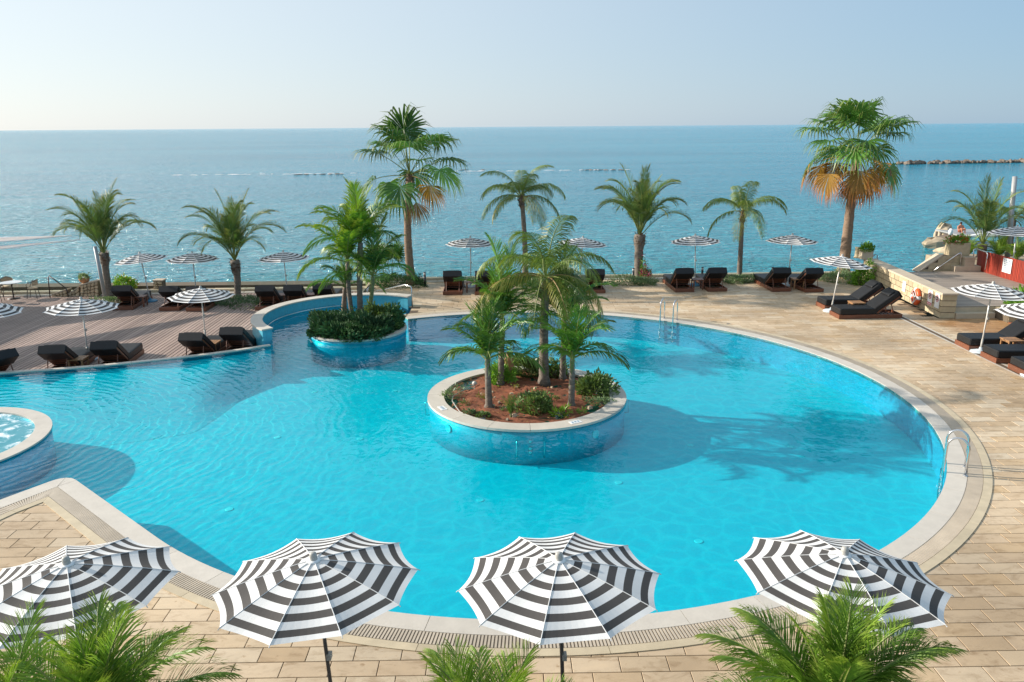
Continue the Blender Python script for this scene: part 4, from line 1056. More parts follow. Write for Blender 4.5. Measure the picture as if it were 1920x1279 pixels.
# ------------------------------------------------------------------ loungers and tables
def make_lounger():
    t = thing('sun_lounger', 'x', 'sun lounger')
    L, W = 2.40, .84
    for s in (-1, 1): MB().bbox((0, s*(W/2-.02), .085), (L, .04, .15), .006).build('side_rail', M['teak'], t)
    for s in (-1, 1): MB().bbox((s*(L/2-.02), 0, .085), (.04, W-.08, .15), .006).build('end_rail', M['teak'], t)
    for k in range(4): MB().box((.62+.15*k, 0, .075), (.07, W-.09, .025)).build('slat', M['teak'], t)
    MB().box((-.48, 0, .145), (1.40, W-.09, .02)).build('base_board', M['teak'], t)
    # seat mattress, softly rounded
    def pad(lx, wy, h, b=.035):
        x, y = lx/2, wy/2; m = MB(); prof = [(0, .0), (0,.0)]
        lv = [(-.02, 0.012), (0, b*.8), (0, h-b), (-.010, h-b*.45), (-.03, h-.006), (-.055, h)]
        vs = []; fs = []; nx, ny = 5, 3
        ring = lambda e: [(-x-e if 0 else -(x+e), -(y+e)), (x+e, -(y+e)), (x+e, y+e), (-(x+e), y+e)]
        for e, z in lv:
            r = .03
            for (cx, cy) in ((-1,-1),(1,-1),(1,1),(-1,1)):
                X, Y = cx*(x+e), cy*(y+e)
                if cx*cy > 0: vs += [(X, Y-cy*r, z), (X-cx*r, Y, z)]
                else: vs += [(X-cx*r, Y, z), (X, Y-cy*r, z)]
        n8 = 8
        for i_ in range(len(lv)-1):
            for k in range(n8): fs.append((i_*n8+k, i_*n8+(k+1)%n8, (i_+1)*n8+(k+1)%n8, (i_+1)*n8+k))
        fs.append(tuple(range(n8-1,-1,-1))); fs.append(tuple((len(lv)-1)*n8+k for k in range(n8)))
        return m.add(vs, fs)
    o = pad(1.42, W-.03, .24).build('seat_cushion', M['cushion'], t); o.location = (-.47, 0, .157)
    ang = R_(37)
    b = obj('backrest', MB().box((.52,.36,.012),(1.02,.05,.05)).mesh('backrest', M['teak']), t, (.24, 0, .19), (0,-ang,0))
    MB().box((.52,-.36,.012),(1.02,.05,.05)).build('stile', M['teak'], b)
    for k in range(6): MB().bbox((.12+.165*k, 0, -.002), (.10, .70, .022), .004).build('slat', M['teak'], b)
    o = pad(1.06, W-.03, .20).build('back_cushion', M['cushion'], b); o.location = (.535, 0, .04)
    MB().bbox((.84, 0, -.04), (.50, W-.05, .035), .008).build('cushion_flap', M['cushion'], b)
    MB().bbox((1.085, 0, .09), (.03, W-.05, .27), .008).build('cushion_edge', M['cushion'], b)
    o = pad(.30, W-.22, .06, .02).build('pillow', M['cushion'], b); o.location = (.86, 0, .235)
    for s in (-1,1): MB().tube([(.95,s*.28,.12),(.78,s*.28,.58)], .018, 5).build('prop', M['teak'], t)
    return t
LP = make_lounger(); first = [True]
def lounger(label, x, y, z, rz, group):
    o = LP if first[0] else copy_tree(LP)
    first[0] = False
    o.location = (x, y, z); o.rotation_euler = (0,0,rz); tag(o, label, 'sun lounger', group)
    return o
def lounger_back(label, px, py, z, group, turn=0, zt=.80):
    "lounger seen from behind; (px, py) is the middle of the top edge of its backrest"
    c = at(px, py, z+zt); rz = R_(-90+turn)
    lounger(label, c.x-math.cos(rz)*1.05, c.y-math.sin(rz)*1.05, z, rz, group)
G1 = 'black loungers facing the sea'
lounger_back('black lounger on the timber deck right of the leftmost stout palm', 228, 546, WD, G1, 4)
lounger_back('black lounger half hidden behind the left end of a striped parasol canopy, timber deck', 316, 547, WD, G1, 0)
lounger_back('black lounger mostly hidden under a striped parasol canopy at the back of the timber deck', 366, 548, WD, G1, 0)
lounger_back('black lounger just left of the spa wall, first of three in line', 496, 546, WD, G1)
lounger_back('black lounger behind the spa wall, middle of three in line', 549, 545, WD, G1)
lounger_back('black lounger behind the spa wall, rightmost of three in line', 604, 542, WD, G1)
lounger_back('black lounger on the stone terrace right of the juniper planter rail', 848, 518, 0, G1)
lounger_back('black lounger partly hidden by yellowing fronds left of the island palm', 908, 518, 0, G1)
lounger_back('black lounger behind the green fronds just right of the tall island trunk', 1058, 516, 0, G1)
lounger_back('black lounger with a frond tip across it left of the symmetric stout palm', 1117, 515, 0, G1)
lounger_back('black lounger directly right of the symmetric stout palm', 1284, 513, 0, G1, 2)
lounger_back('black lounger directly left of the small slender palm', 1346, 512, 0, G1, 2)
lounger_back('black lounger second to the right of the small slender palm, beside a bollard light', 1466, 512, 0, G1, 3)
lounger_back('black lounger nearest to the tallest fan palm', 1527, 513, 0, G1, 5)
G2 = 'black loungers by the timber deck pool rim'
lounger_back('black lounger at the pool rim, left of the small table, timber deck', 98, 662, WD, G2, 5)
lounger_back('black lounger at the pool rim, right of the small table, timber deck', 195, 654, WD, G2, 6)
lounger_back('black lounger at the pool rim under the middle timber deck parasol', 358, 638, WD, G2, -3)
lounger_back('black lounger at the pool rim nearest the spa wall', 434, 627, WD, G2, -3)
lounger_back('black lounger at the pool rim cut by the left photo edge', 8, 672, WD, G2, 60)
G3 = 'black loungers facing the pool'
def lounger_side(label, px, py, rz, group):
    "(px, py): near corner of the foot end on the ground"
    c = at(px, py, 0); a = R_(rz)
    off = Vector((1.2, .42, 0)); off.rotate(Matrix.Rotation(a, 3, 'Z'))
    lounger(label, c.x+off.x, c.y+off.y, 0, a, group)
lounger_side('black lounger by the stone wall, farther one beside the small teak table', 1546, 581, 2, G3)
lounger_side('black lounger by the stone wall, nearer one with its open plinth showing', 1573, 599, 2, G3)
lounger_side('black lounger at the right edge behind the parasol pole', 1816, 658, -1, G3)
lounger_side('black lounger at the right edge in front of the parasol pole', 1867, 682, -1, G3)
lounger_side('black lounger foot at the right photo edge, nearest to the camera there', 1922, 707, -1, G3)
G4 = 'black loungers at the bottom edge'
lounger('black lounger back at the bottom edge right of the second foreground parasol pole', 1.42, 6.35, 0, R_(90), G4)
lounger('black lounger back at the bottom edge beside the small feathery palm', -.05, 6.3, 0, R_(90), G4)

def make_table(mat):
    t = thing('side_table', 'x', 'side table')
    for k in range(5): MB().bbox((-.20+.10*k, 0, .44), (.094, .50, .03), .004).build('top_slat', mat, t)
    for sx in (-1,1):
        MB().box((sx*.2,0,.395), (.03,.40,.05)).build('apron', mat, t)
        for sy in (-1,1): MB().box((sx*.2,sy*.2,.21), (.05,.05,.42)).build('leg', mat, t)
    return t
TB = [make_table(M['teak']), make_table(M['teak2'])]; tf = [True, True]
def table(label, px, py, z, kind=0, rz=0, group='small wooden side tables'):
    o = TB[kind] if tf[kind] else copy_tree(TB[kind]); tf[kind] = False
    o.location = at(px, py, z+.45); o.location.z = z; o.rotation_euler = (0,0,R_(rz)); tag(o, label, 'side table', group)
table('small teak table right of the lounger by the leftmost palm', 262, 555, WD, 0, 2)
table('small teak table between the first two loungers left of the spa wall', 526, 552, WD)
table('small teak table between the middle and last lounger behind the spa wall', 580, 551, WD)
table('small teak table under the parasol right of the juniper planter', 884, 528, 0)
table('small teak table left of the frond draped lounger behind the island', 1088, 525, 0)
table('small teak table between the loungers right of the symmetric stout palm', 1308, 523, 0)
table('small teak table between the two loungers left of the tallest fan palm', 1496, 522, 0, 1)
table('small light teak table between the two loungers by the stone wall', 1606, 566, 0, 1)
table('small light teak table between the loungers at the right edge', 1898, 636, 0, 1)
table('small teak table at the pool rim under the left timber deck parasol', 146, 671, WD, 1, 4)
table('small teak table at the pool rim under the middle timber deck parasol', 396, 641, WD, 1, -3)

# ------------------------------------------------------------------ parasols
PR, RISE, NR = 1.13, .275, 10
bands = [0, .125, .225, .32, .415, .51, .605, .70, .79, .875, .945, 1.0][:]
bands = [.03, .15, .235, .325, .415, .505, .595, .685, .775, .865, .935, 1.0]
bands = [.03, .16, .24, .335, .42, .51, .60, .69, .775, .86, .925, 1.0]
def gore_mesh():
    mb = MB(); na = 8; ha = PI/NR
    fr = [.03]; mi = []
    edges = [.03, .155, .235, .325, .41, .50, .585, .675, .765, .855, .905+.03, 1.0]
    stripe = ['w','b','w','b','w','b','w','b','w','b','w']
    rows_ = []
    for k in range(len(edges)):
        s = edges[k]; row = []
        for j in range(na+1):
            u = j/na*2-1; a = ha*u
            chord = math.cos(ha)/math.cos(a)                       # straight hem between two ribs
            rr = s*PR*(chord*(1-.035*s*s*(1-u*u)))
            z = -RISE*(s**1.22) - .03*s*(1-u*u)*(1 if s < .97 else .8)
            row.append((rr*math.cos(a), rr*math.sin(a), z))
        rows_.append(row)
    vs = [p for r in rows_ for p in r]; n1 = na+1
    for k in range(len(edges)-1):
        for j in range(na):
            mb.f.append((k*n1+j, (k+1)*n1+j, (k+1)*n1+j+1, k*n1+j+1)); mb.m.append(0 if stripe[k] == 'w' else 1)
    mb.v = vs
    return mb.mesh('canopy_panel', (M['fab_w'], M['fab_b']), False)
GORE = gore_mesh()
SEAM = MB().tube([(p[0],p[1],p[2]-.0035) for p in [(.05,0,.004),(PR*.4,0,-RISE*.4**1.22+.004),(PR*.7,0,-RISE*.7**1.22+.004),(PR,0,-RISE+.004),(PR+.02,0,-RISE-.012)]], .0055, 5).mesh('rib', M['fab_w'])
FIN = MB().lathe([(.075,-.02),(.07,.0),(.045,.006),(.042,.05),(.036,.085),(.02,.095),(.001,.097)], 16).mesh('finial', M['plastic'], True)
COLL = MB().lathe([(.075,-.012),(.08,.0),(.04,.010)], 16).mesh('top_collar', M['wht'], True)
def parasol(label, base, top, group, spin=0, pole='pole', plate='plate', z0=0):
    t = thing('parasol', label, 'parasol', base, 0, group)
    ax = (Vector(top)-Vector(base)); h = ax.length; ax.normalize()
    q = Vector((0,0,1)).rotation_difference(ax)
    def put(name, me, extra=0.):
        o = obj(name, me, t); o.rotation_mode = 'QUATERNION'
        o.rotation_quaternion = q @ Matrix.Rotation(extra, 4, 'Z').to_quaternion(); o.location = ax*h
        return o
    for k in range(NR): put('canopy_panel', GORE, R_(spin)+2*PI*(k+.5)/NR)
    for k in range(NR): put('rib', SEAM, R_(spin)+2*PI*k/NR)
    put('finial', FIN); put('top_collar', COLL)
    MB().tube([(0,0,.02), tuple(ax*(h-.06))], .023, 10).build('pole', M[pole], t, True)
    MB().tube([tuple(ax*.05), tuple(ax*.42)], .034, 10).build('pole_socket', M['plastic'], t, True)
    MB().lathe([(.30,0),(.30,.03),(.26,.06),(.06,.085),(.045,.16),(.001,.16)], 24).build('base_plate', M[plate], t, True)
    o = MB().box((0,0,0), (.05,.09,.07)).build('crank_housing', M['plastic'], t); o.location = tuple(ax*min(1.15, h*.5)+Vector((.03,0,0)))
    return t
GF, GB, GW, GR = 'striped parasols in the foreground', 'striped parasols along the sea edge', 'striped parasols on the timber deck', 'striped parasols on the right'
for k, (px, py, lab, spin, tilt) in enumerate(((125,1058,'big striped parasol at the bottom left, cut by the photo edge',12,(-.03,.02)), (588,1050,'big striped foreground parasol, second from the left',7,(-.05,0)),
        (1048,1050,'big striped foreground parasol, third from the left, at the centre',4,(-.035,.0)), (1583,1040,'big striped foreground parasol at the right behind palm fronds',20,(.05,.03)))):
    top = at(px, py, 2.38); base = Vector((top.x-tilt[0]*2.4, top.y-tilt[1]*2.4, 0))
    parasol(lab, base, top, GF, spin, 'pole_dk')
def par2(lab, bpx, apx, z, group, spin=0, plate='plate', hh=None):
    base = at(bpx[0], bpx[1], z); top = atY(apx[0], apx[1], base.y); parasol(lab, base, top, group, spin, 'pole', plate)
par2('striped parasol behind the timber deck, left one of the leftmost pair', (282,565), (262,476), WD, GB, 0, 'plate_b')
par2('striped parasol behind the timber deck, right one of the leftmost pair', (370,564), (360,475), WD, GB, 14, 'plate_b')
par2('striped parasol by the sea left of the juniper planter palms', (540,560), (531,473), WD, GB, 25, 'plate_b')
par2('striped parasol by the sea right of the tall green fan palm', (883,538), (882,446), 0, GB, 9)
par2('striped parasol by the sea half hidden behind the island palm fronds', (1086,537), (1093,446), 0, GB, 18, 'plate_b')
par2('striped parasol by the sea between the stout palm and the small slender palm', (1303,535), (1304,442), 0, GB, 5, 'plate_b')
par2('striped parasol by the sea left of the tallest fan palm', (1477,535), (1486,441), 0, GB, 22)
par2('striped parasol standing over the two loungers by the stone wall', (1558,584), (1579,481), 0, GR, 12)
par2('striped parasol over the loungers at the right photo edge', (1838,660), (1862,533), 0, GR, 0)
par2('striped parasol cut by the right photo edge just below the shrub', (1935,705), (1955,568), 0, GR, 8)
par2('striped parasol beyond the red fence at the far right', (1895,518), (1908,425), .4, GR, 8)
par2('striped parasol on the timber deck near the pool rim, left one', (166,674), (152,562), WD, GW, 3)
par2('striped parasol on the timber deck near the pool rim, right one', (386,640), (376,541), WD, GW, 16)
par2('striped parasol on the timber deck cut by the left photo edge', (-20,682), (-32,568), WD, GW, 6)

# ------------------------------------------------------------------ bollard lights
def bollard(label, px, py, z, h=.62):
    t = thing('bollard_light', label, 'bollard light', at(px, py, z), 0, 'bollard lights along the sea')
    MB().tube([(0,0,0),(0,0,h-.12)], .055, 14).build('post', M['bollard'], t, True)
    MB().tube([(0,0,h-.12),(0,0,h-.02)], .05, 14).build('lens', M['boll_l'], t, True)
    MB().lathe([(.058,h-.02),(.058,h+.01),(.001,h+.015)], 14).build('cap', M['bollard'], t, True)
bollard('dark bollard light left of the first lounger behind the spa wall', 484, 563, WD)
bollard('dark bollard light behind the rightmost of three loungers by the spa wall', 608, 553, WD)
bollard('dark bollard light right of the tall green fan palm', 797, 536, 0)
bollard('dark bollard light just left of the symmetric stout palm trunk', 1187, 528, 0)
bollard('dark bollard light between the two loungers left of the small slender palm', 1316, 526, 0)
bollard('dark bollard light left of the lounger pair by the tallest fan palm', 1447, 526, 0)

# ------------------------------------------------------------------ pool ladders and rails
def ladder(label, ang):
    u = Vector((math.cos(R_(ang)), math.sin(R_(ang)), 0)); s = Vector((-u.y, u.x, 0)); c = C0+u*R0
    t = thing('pool_ladder', label, 'ladder', c)
    for k in (-1, 1):
        o = s*k*.25; pts = [o+u*.33+Vector((0,0,.0)), o+u*.33+Vector((0,0,.55))]
        for a in range(0, 181, 20):
            pts.append(o+u*(.13+.20*math.cos(R_(a)))+Vector((0,0,.60+.20*math.sin(R_(a)))))
        pts += [o-u*.07+Vector((0,0,.2)), o-u*.09+Vector((0,0,-.75))]
        MB().tube(pts, .024, 10).build('rail', M['steel'], t, True)
        MB().lathe([(.05,.016),(.05,.024),(.03,.03)], 14).build('flange', M['steel'], t, True).location = o+u*.33
    for z in (-.12,-.36,-.60): MB().box(tuple(-u*.08+Vector((0,0,z))), (.5,.08,.03), Matrix(((s.x,u.x,0),(s.y,u.y,0),(0,0,1)))).build('tread', M['steel'], t)
pl_ = at(1245,606,0); ladder('steel pool ladder at the far edge of the pool', math.degrees(math.atan2(pl_.y-C0.y, pl_.x-C0.x)))
pl_ = at(1780,880,0); ladder('steel pool ladder at the right edge of the pool', math.degrees(math.atan2(pl_.y-C0.y, pl_.x-C0.x)))
t = thing('hand_rail', 'bent steel handrail on the terrace beside the spa wall end', 'handrail', at(773,577,0))
e = at(700,552,.45)-at(773,577,0); b0 = at(773,577,0)
MB().tube([(0,0,0),(0,0,.80),(-.04,.03,.86),(-.3,.3,.88), tuple((atY(704,547,33.6)-b0)), tuple((atY(700,560,33.6)-b0))], .026, 8).build('rail', M['steel'], t, True)
t = thing('stair_rail', 'thin steel rail behind the palms in the juniper planter', 'handrail', at(690,552,0))
b0 = Vector(t.location)
MB().tube([(0,0,0), tuple(atY(688,543,34)-b0), tuple(atY(708,524,36)-b0), tuple(atY(708,540,36)-b0)], .024, 8).build('rail', M['steel'], t, True)

# ------------------------------------------------------------------ stone wall on the right, raised deck
WA, WB, WT, WH = Vector((16.30,28.57,0)), Vector((16.92,36.6,0)), .53, .95
t = thing('stone_wall', 'pale sandstone block wall with flat capping on the right of the terrace', 'wall', WA, 0)
wd_ = (WB-WA).normalized(); ln_ = (WB-WA).length; wang = math.atan2(wd_.y, wd_.x)-PI/2
t.rotation_euler = (0,0,wang)
MB().box((WT/2, ln_/2, WH/2-.03), (WT-.05, ln_-.05, WH-.06)).build('wall_core', M['mortar'], t)
rw = random.Random(6); rh = (WH-.07)/4
for r in range(4):
    y = 0.0; k = 0
    y = 0
    lens = []
    while y < ln_-.02:
        l_ = .46 if not (y == 0 and r % 2) else .23
        l_ *= rw.uniform(.92,1.08); l_ = min(l_, ln_-y)
        o = MB().box((WT/2, y+l_/2, rh*(r+.5)), (WT+rw.uniform(-.004,.012), l_-.026, rh-.026)).build('block', M['block'], t)
        y += l_
y = -.03
while y < ln_:
    l_ = min(.9, ln_-y); MB().bbox((WT/2, y+l_/2, WH-.035), (WT+.06, l_-.006, .07), .008).build('cap_stone', M['block_cap'], t); y += .9
# things on the wall
def on_wall(yy, z, px=-.02): return WA+wd_*yy+Vector((px*math.cos(wang), px*math.sin(wang), z))
def wall_y(px, py, z):                     # distance along the wall face
    d = CAMROT @ Vector(((px-960)/FOC, -(py-639.5)/FOC, -1.0)); nrm = Vector((wd_.y, -wd_.x, 0)); o = Vector((0,0,CAM_H))
    k = (WA-o).dot(nrm)/d.dot(nrm); p = o+d*k
    return (p-WA).dot(wd_), p.z
def sign(name, label, cat, c_px, w, h, builder):
    yy, z = wall_y(*c_px, 0); s = thing(name, label, cat, on_wall(yy, z), wang-PI/2)
    builder(s, w, h); return s
def plate(s, w, h, m='wht'): return MB().box((0,0,0), (w,.012,h)).build('plate', M[m], s)
def paper(s, w, h, mm='stext', rows_=6):
    plate(s, w, h)
    for k in range(rows_):
        ww = w*random.uniform(.5,.8)
        MB().box(((ww-w*.8)/2, -.009, h*.36-k*h*.13), (ww, .004, h*.035)).build('text_line', M[mm], s)
def prohibit(s, w, h, kind):
    plate(s, w, h)
    cz = .06 if kind == 'dive' else .05; r = w*.36
    q = MB(); vs = []; fs = []; nn = 28
    for k in range(nn):
        a = 2*PI*k/nn
        for rr in (r, r*.83):
            for yv in (-.010,-.007): vs.append((rr*math.cos(a), yv, cz+rr*math.sin(a)))
    for k in range(nn):
        a, b = k*4, ((k+1)%nn)*4
        fs += [(a,b,b+2,a+2), (a,a+1,b+1,b), (a+2,b+2,b+3,a+3)]
    q.add(vs, fs); q.build('red_ring', M['sred'], s)
    d = -1 if kind == 'dive' else 1
    MB().box((0,-.0115,cz), (r*1.8,.003,r*.17), Matrix.Rotation(R_(45)*1, 3, 'Y')).build('red_bar', M['sred'], s)
    f = MB()
    if kind == 'dive':
        f.tube([(-r*.25,-.009,cz-r*.5),(0,-.009,cz-r*.1),(r*.2,-.009,cz+r*.3)], .016, 6); f.tube([(r*.2,-.009,cz+r*.3),(r*.45,-.009,cz+r*.1)], .011, 6)
        f.tube([(0,-.009,cz-r*.1),(-r*.4,-.009,cz-r*.05)], .012, 6); f.lathe([(.001,-.02),(.02,0),(.001,.02)], 8, (r*.3,-.009,cz+r*.48))
    else:
        f.tube([(-r*.3,-.009,cz-r*.55),(0,-.009,cz-r*.05),(r*.05,-.009,cz+r*.25)], .014, 6); f.tube([(r*.3,-.009,cz-r*.5),(0,-.009,cz-r*.05)], .014, 6)
        f.tube([(-r*.4,-.009,cz+r*.1),(r*.05,-.009,cz+r*.2),(r*.4,-.009,cz+r*.35)], .011, 6); f.lathe([(.001,-.02),(.02,0),(.001,.02)], 8, (r*.1,-.009,cz+r*.48))
    f.build('figure', M['sblk'], s)
    if kind == 'dive':
        MB().box((0,-.009,-h*.40), (w*.98,.006,h*.15)).build('red_strip', M['sred'], s)
        for k in range(6): MB().box((-w*.36+k*w*.14,-.0135,-h*.40), (w*.09,.003,h*.06)).build('letter', M['wht'], s)
sign('wall_sign', 'white no-diving sign with red ring and red strip on the stone wall', 'sign', (1745,557), .36, .62, lambda s,w,h: prohibit(s,w,h,'dive'))
sign('wall_sign', 'white prohibition sign with red ring nearest the end of the stone wall', 'sign', (1758.5,562), .36, .62, lambda s,w,h: prohibit(s,w,h,'run'))
sign('notice_sheet', 'small white notice sheet on the stone wall above the lifebuoy', 'notice', (1696,537), .30, .42, paper)
yy, z = wall_y(1722,556,0)
t = thing('lifebuoy', 'orange and white lifebuoy hanging on the stone wall', 'lifebuoy', on_wall(yy, z, -.10), wang-PI/2)
def torus_seg(a0, a1, R, r, n_, m_):
    q = MB(); vs = []; fs = []
    for i_ in range(n_+1):
        a = R_(a0+(a1-a0)*i_/n_); c = Vector((math.cos(a), 0, math.sin(a)))
        for k in range(m_):
            b = 2*PI*k/m_; vs.append(c*(R+r*math.cos(b))+Vector((0, r*math.sin(b), 0)))
    for i_ in range(n_):
        for k in range(m_): fs.append((i_*m_+k, i_*m_+(k+1)%m_, (i_+1)*m_+(k+1)%m_, (i_+1)*m_+k))
    return q.add(vs, fs)
for k in range(4):
    torus_seg(90*k+12, 90*k+78, .265, .085, 10, 12).build('orange_section', M['orange'], t, True)
    torus_seg(90*k-12, 90*k+12, .265, .089, 5, 12).build('white_band', M['wht'], t, True)
    a = R_(90*k); MB().tube([(math.cos(a)*.3,-.09,math.sin(a)*.3),(math.cos(a+PI/4)*.22,-.10,math.sin(a+PI/4)*.22),(math.cos(a+PI/2)*.3,-.09,math.sin(a+PI/2)*.3)], .012, 6).build('rope', M['wht'], t, True)
for a in (20, 140, 260): MB().tube([(0,-.06,0),(math.cos(R_(a))*.2,-.06,math.sin(R_(a))*.2)], .016, 6).build('strap', M['wht'], t, True)
# raised deck behind the wall with two steps
RD = .40
rd_o = bpy.data.objects.new('raised_deck', None); COL.objects.link(rd_o); tag(rd_o, 'raised weathered timber deck behind the stone wall', kind='structure')
MB().box((20.0, 32.4, RD-.25), (6.1, 7.3, .42)).build('deck_base', M['block_cap'], rd_o)
y = 28.85
while y < 36.0:
    MB().bbox((0,0,-.02), (6.2, .134, .04), .003).build('deck_plank', M['plank_r'], rd_o, loc=(19.98, y, RD)); y += .142
for k, (y0, z) in enumerate(((28.62,.2),)):
    MB().bbox((17.58, 28.66, .1), (1.45, .36, .2), .01).build('stone_step', M['block_cap'], rd_o)
MB().box((18.0, 29.0, .18), (2.4, .3, .34)).build('step_riser', M['terra'], rd_o)
# low planter wall with shrub right of the steps
t = thing('planter_wall', 'low sandstone planter wall with soil right of the steps', 'planter', (20.0, 28.2, 0))
MB().box((0,0,.2), (3.3,.8,.4)).build('wall_core', M['mortar'], t)
for r in range(2):
    for k in range(8): MB().box((-1.64+.205+.41*k, 0, .11+.2*r), (.398,.83,.188)).build('block', M['block'], t)
MB().box((0,-.75,.015), (3.3,.6,.03)).build('soil', M['soil'], t)
bush('shrub', 'big bright green leafy shrub right of the raised deck', (20.3,28.3,.35), (1.35,.95,1.0), 6000, .15, 'lf_brt', 95, asp=1.8)
t = thing('small_tree_stem', 'small leafy shrub with a bare stem below the big bright green shrub', 'shrub', (18.95,27.6,0))
MB().tube([(0,0,0),(.03,0,.3),(-.02,0,.6)], [.05,.04,.03], 7).build('stem', M['trunk_b'], t, True)
obj('foliage', bush_mesh('foliage', (M['lf_brt'],), .45,.4,.4, 900, .12, 96, .2, 5, .5), t, (0,0,.45))
bush('weed_clump', 'dry yellow weedy clump at the foot of the low planter wall', (19.4,27.25,0), (.35,.25,.25), 300, .14, 'lf_queen_y', 97, 'plant', asp=6)
# drain strip running across the right of the terrace
q = thing('drain_strip', 'long pale double drain strip running across the terrace at the right', 'drain', (0,0,0))
MB().add([(14.93,9,.004),(15.01,9,.004),(15.15,30.2,.004),(15.07,30.2,.004)], [(0,1,2,3)]).build('strip', M['coping'], q)
MB().add([(14.70,9,.004),(14.78,9,.004),(14.92,30.2,.004),(14.84,30.2,.004)], [(0,1,2,3)]).build('strip', M['coping'], q)
MB().add([(14.785,9,.003),(14.925,9,.003),(15.065,30.2,.003),(14.925,30.2,.003)], [(0,1,2,3)]).build('channel', M['joint'], q)
# flower box on the wall end
def flower_box(label, c, w, d, h, mat, fl, seed, rz=0, n_=900):
    t = thing('flower_box', label, 'flower box', c, rz)
    for s in (-1,1):
        MB().box((s*(w/2-.03),0,h/2), (.06,d,h)).build('end_panel', M[mat], t); MB().box((0,s*(d/2-.03),h/2), (w-.125,.06,h)).build('side_panel', M[mat], t)
    MB().box((0,0,h-.06), (w-.13,d-.13,.03)).build('soil', M['soil'], t)
    obj('flowers', bush_mesh('flowers', (M['lf_brt'], M[fl]), w*.55, d*.6, .38, n_, .10, seed, .4, 6, .5, .35), t, (0,0,h-.05))
p = atY(1622,487,36.5); flower_box('sandstone flower box on the far end of the stone wall', (p.x, p.y, WH), .52, .42, .42, 'block_cap', 'lf_king', 101)
t = thing('stone_urn', 'short pale stone pillar beside the flower box on the wall', 'pillar', tuple(Vector((atY(1606,490,36.75).x, 36.75, WH))))
MB().lathe([(.14,0),(.14,.06),(.11,.09),(.11,.44),(.13,.47),(.13,.50),(.001,.50)], 16).build('shaft', M['block'], t, True)
t = thing('hand_rail', 'short bent steel handrail behind the flower box on the stone wall', 'handrail', (17.9, 36.9, RD))
b0 = Vector(t.location); MB().tube([tuple(atY(1628,490,36.9)-b0), tuple(atY(1641,477,36.9)-b0), tuple(atY(1645,478,36.9)-b0), tuple(atY(1644,500,36.9)-b0)], .026, 8).build('rail', M['metal_w'], t, True)
# stair parapet on the far side of the raised deck
PY = 36.3
pp = [atY(px, py, PY) for px, py in ((1722,515),(1768,480),(1801,480),(1801,515))]
t = thing('stair_parapet', 'sloping sandstone stair parapet at the far side of the raised deck', 'wall', (pp[0].x, PY, 0))
x0, x1, x2 = pp[0].x, pp[1].x, pp[2].x; z0, z1 = RD-.1, pp[1].z
q = MB(); q.add([(0,0.02,z0),(x2-x0,0.02,z0),(x2-x0,0.02,z1),(x1-x0,0.02,z1),(0,.5,z0),(x2-x0,.5,z0),(x2-x0,.5,z1),(x1-x0,.5,z1)], [(0,1,2,3),(7,6,5,4),(0,3,7,4),(3,2,6,7),(2,1,5,6)]); q.build('core', M['mortar'], t)
nr = 5; hh = (z1-z0)/nr
for r in range(nr):
    xs = (x1-x0)*(r/nr); xs2 = (x1-x0)*((r+1)/nr); x = xs+.02; za, zb = z0+hh*r+.005, z0+hh*(r+1)-.005; k = 0
    while x < x2-x0-.05:
        w = .36 if not (r % 2 and k == 0) else .2
        xe = min(x+w, x2-x0); sl = (xs2-xs) if k == 0 else 0
        if xe-x > sl+.03:
            MB().add([(x,-.012,za),(xe-.01,-.012,za),(xe-.01,-.012,zb),(x+sl,-.012,zb),(x,.06,za),(xe-.01,.06,za),(xe-.01,.06,zb),(x+sl,.06,zb)], [(0,1,2,3),(0,3,7,4),(3,2,6,7),(2,1,5,6),(0,4,5,1)]).build('block', M['block'], t)
        x = xe; k += 1
sl_ = (pp[1]-pp[0]); ang_ = math.atan2(pp[1].z-z0, x1-x0)
MB().box(((x1-x0)/2-.03, .25, (z0+z1)/2+.03), (math.hypot(x1-x0, z1-z0), .58, .06), Matrix.Rotation(-ang_, 3, 'Y')).build('cap_stone', M['block_cap'], t)
p = atY(1793,490,PY+.25); flower_box('sandstone flower box with red flowers on top of the stair parapet', (p.x, PY+.3, z1), .92, .5, .58, 'block', 'fl_red', 102, 0, 1100)
t = thing('stone_pillar', 'square stone pillar at the end of the stair parapet', 'pillar', (atY(1810,514,PY-.1).x, PY-.1, RD))
for r in range(3): MB().box((0,0,.1+.2*r), (.46,.44,.194)).build('block', M['block_cap'], t)
MB().bbox((0,0,.63), (.52,.5,.06), .008).build('cap_stone', M['block_cap'], t)
t = thing('hand_rail', 'steel stair handrail in front of the sloping parapet', 'handrail', (x0, PY-.15, RD)); b0 = Vector(t.location)
MB().tube([tuple(atY(1743,513,PY-.15)-b0), tuple(atY(1797,476,PY-.15)-b0), tuple(atY(1801,474,PY-.15)-b0), tuple(atY(1802.5,478,PY-.15)-b0), tuple(atY(1798,514,PY-.15)-b0)], .028, 8).build('rail', M['steel'], t, True)
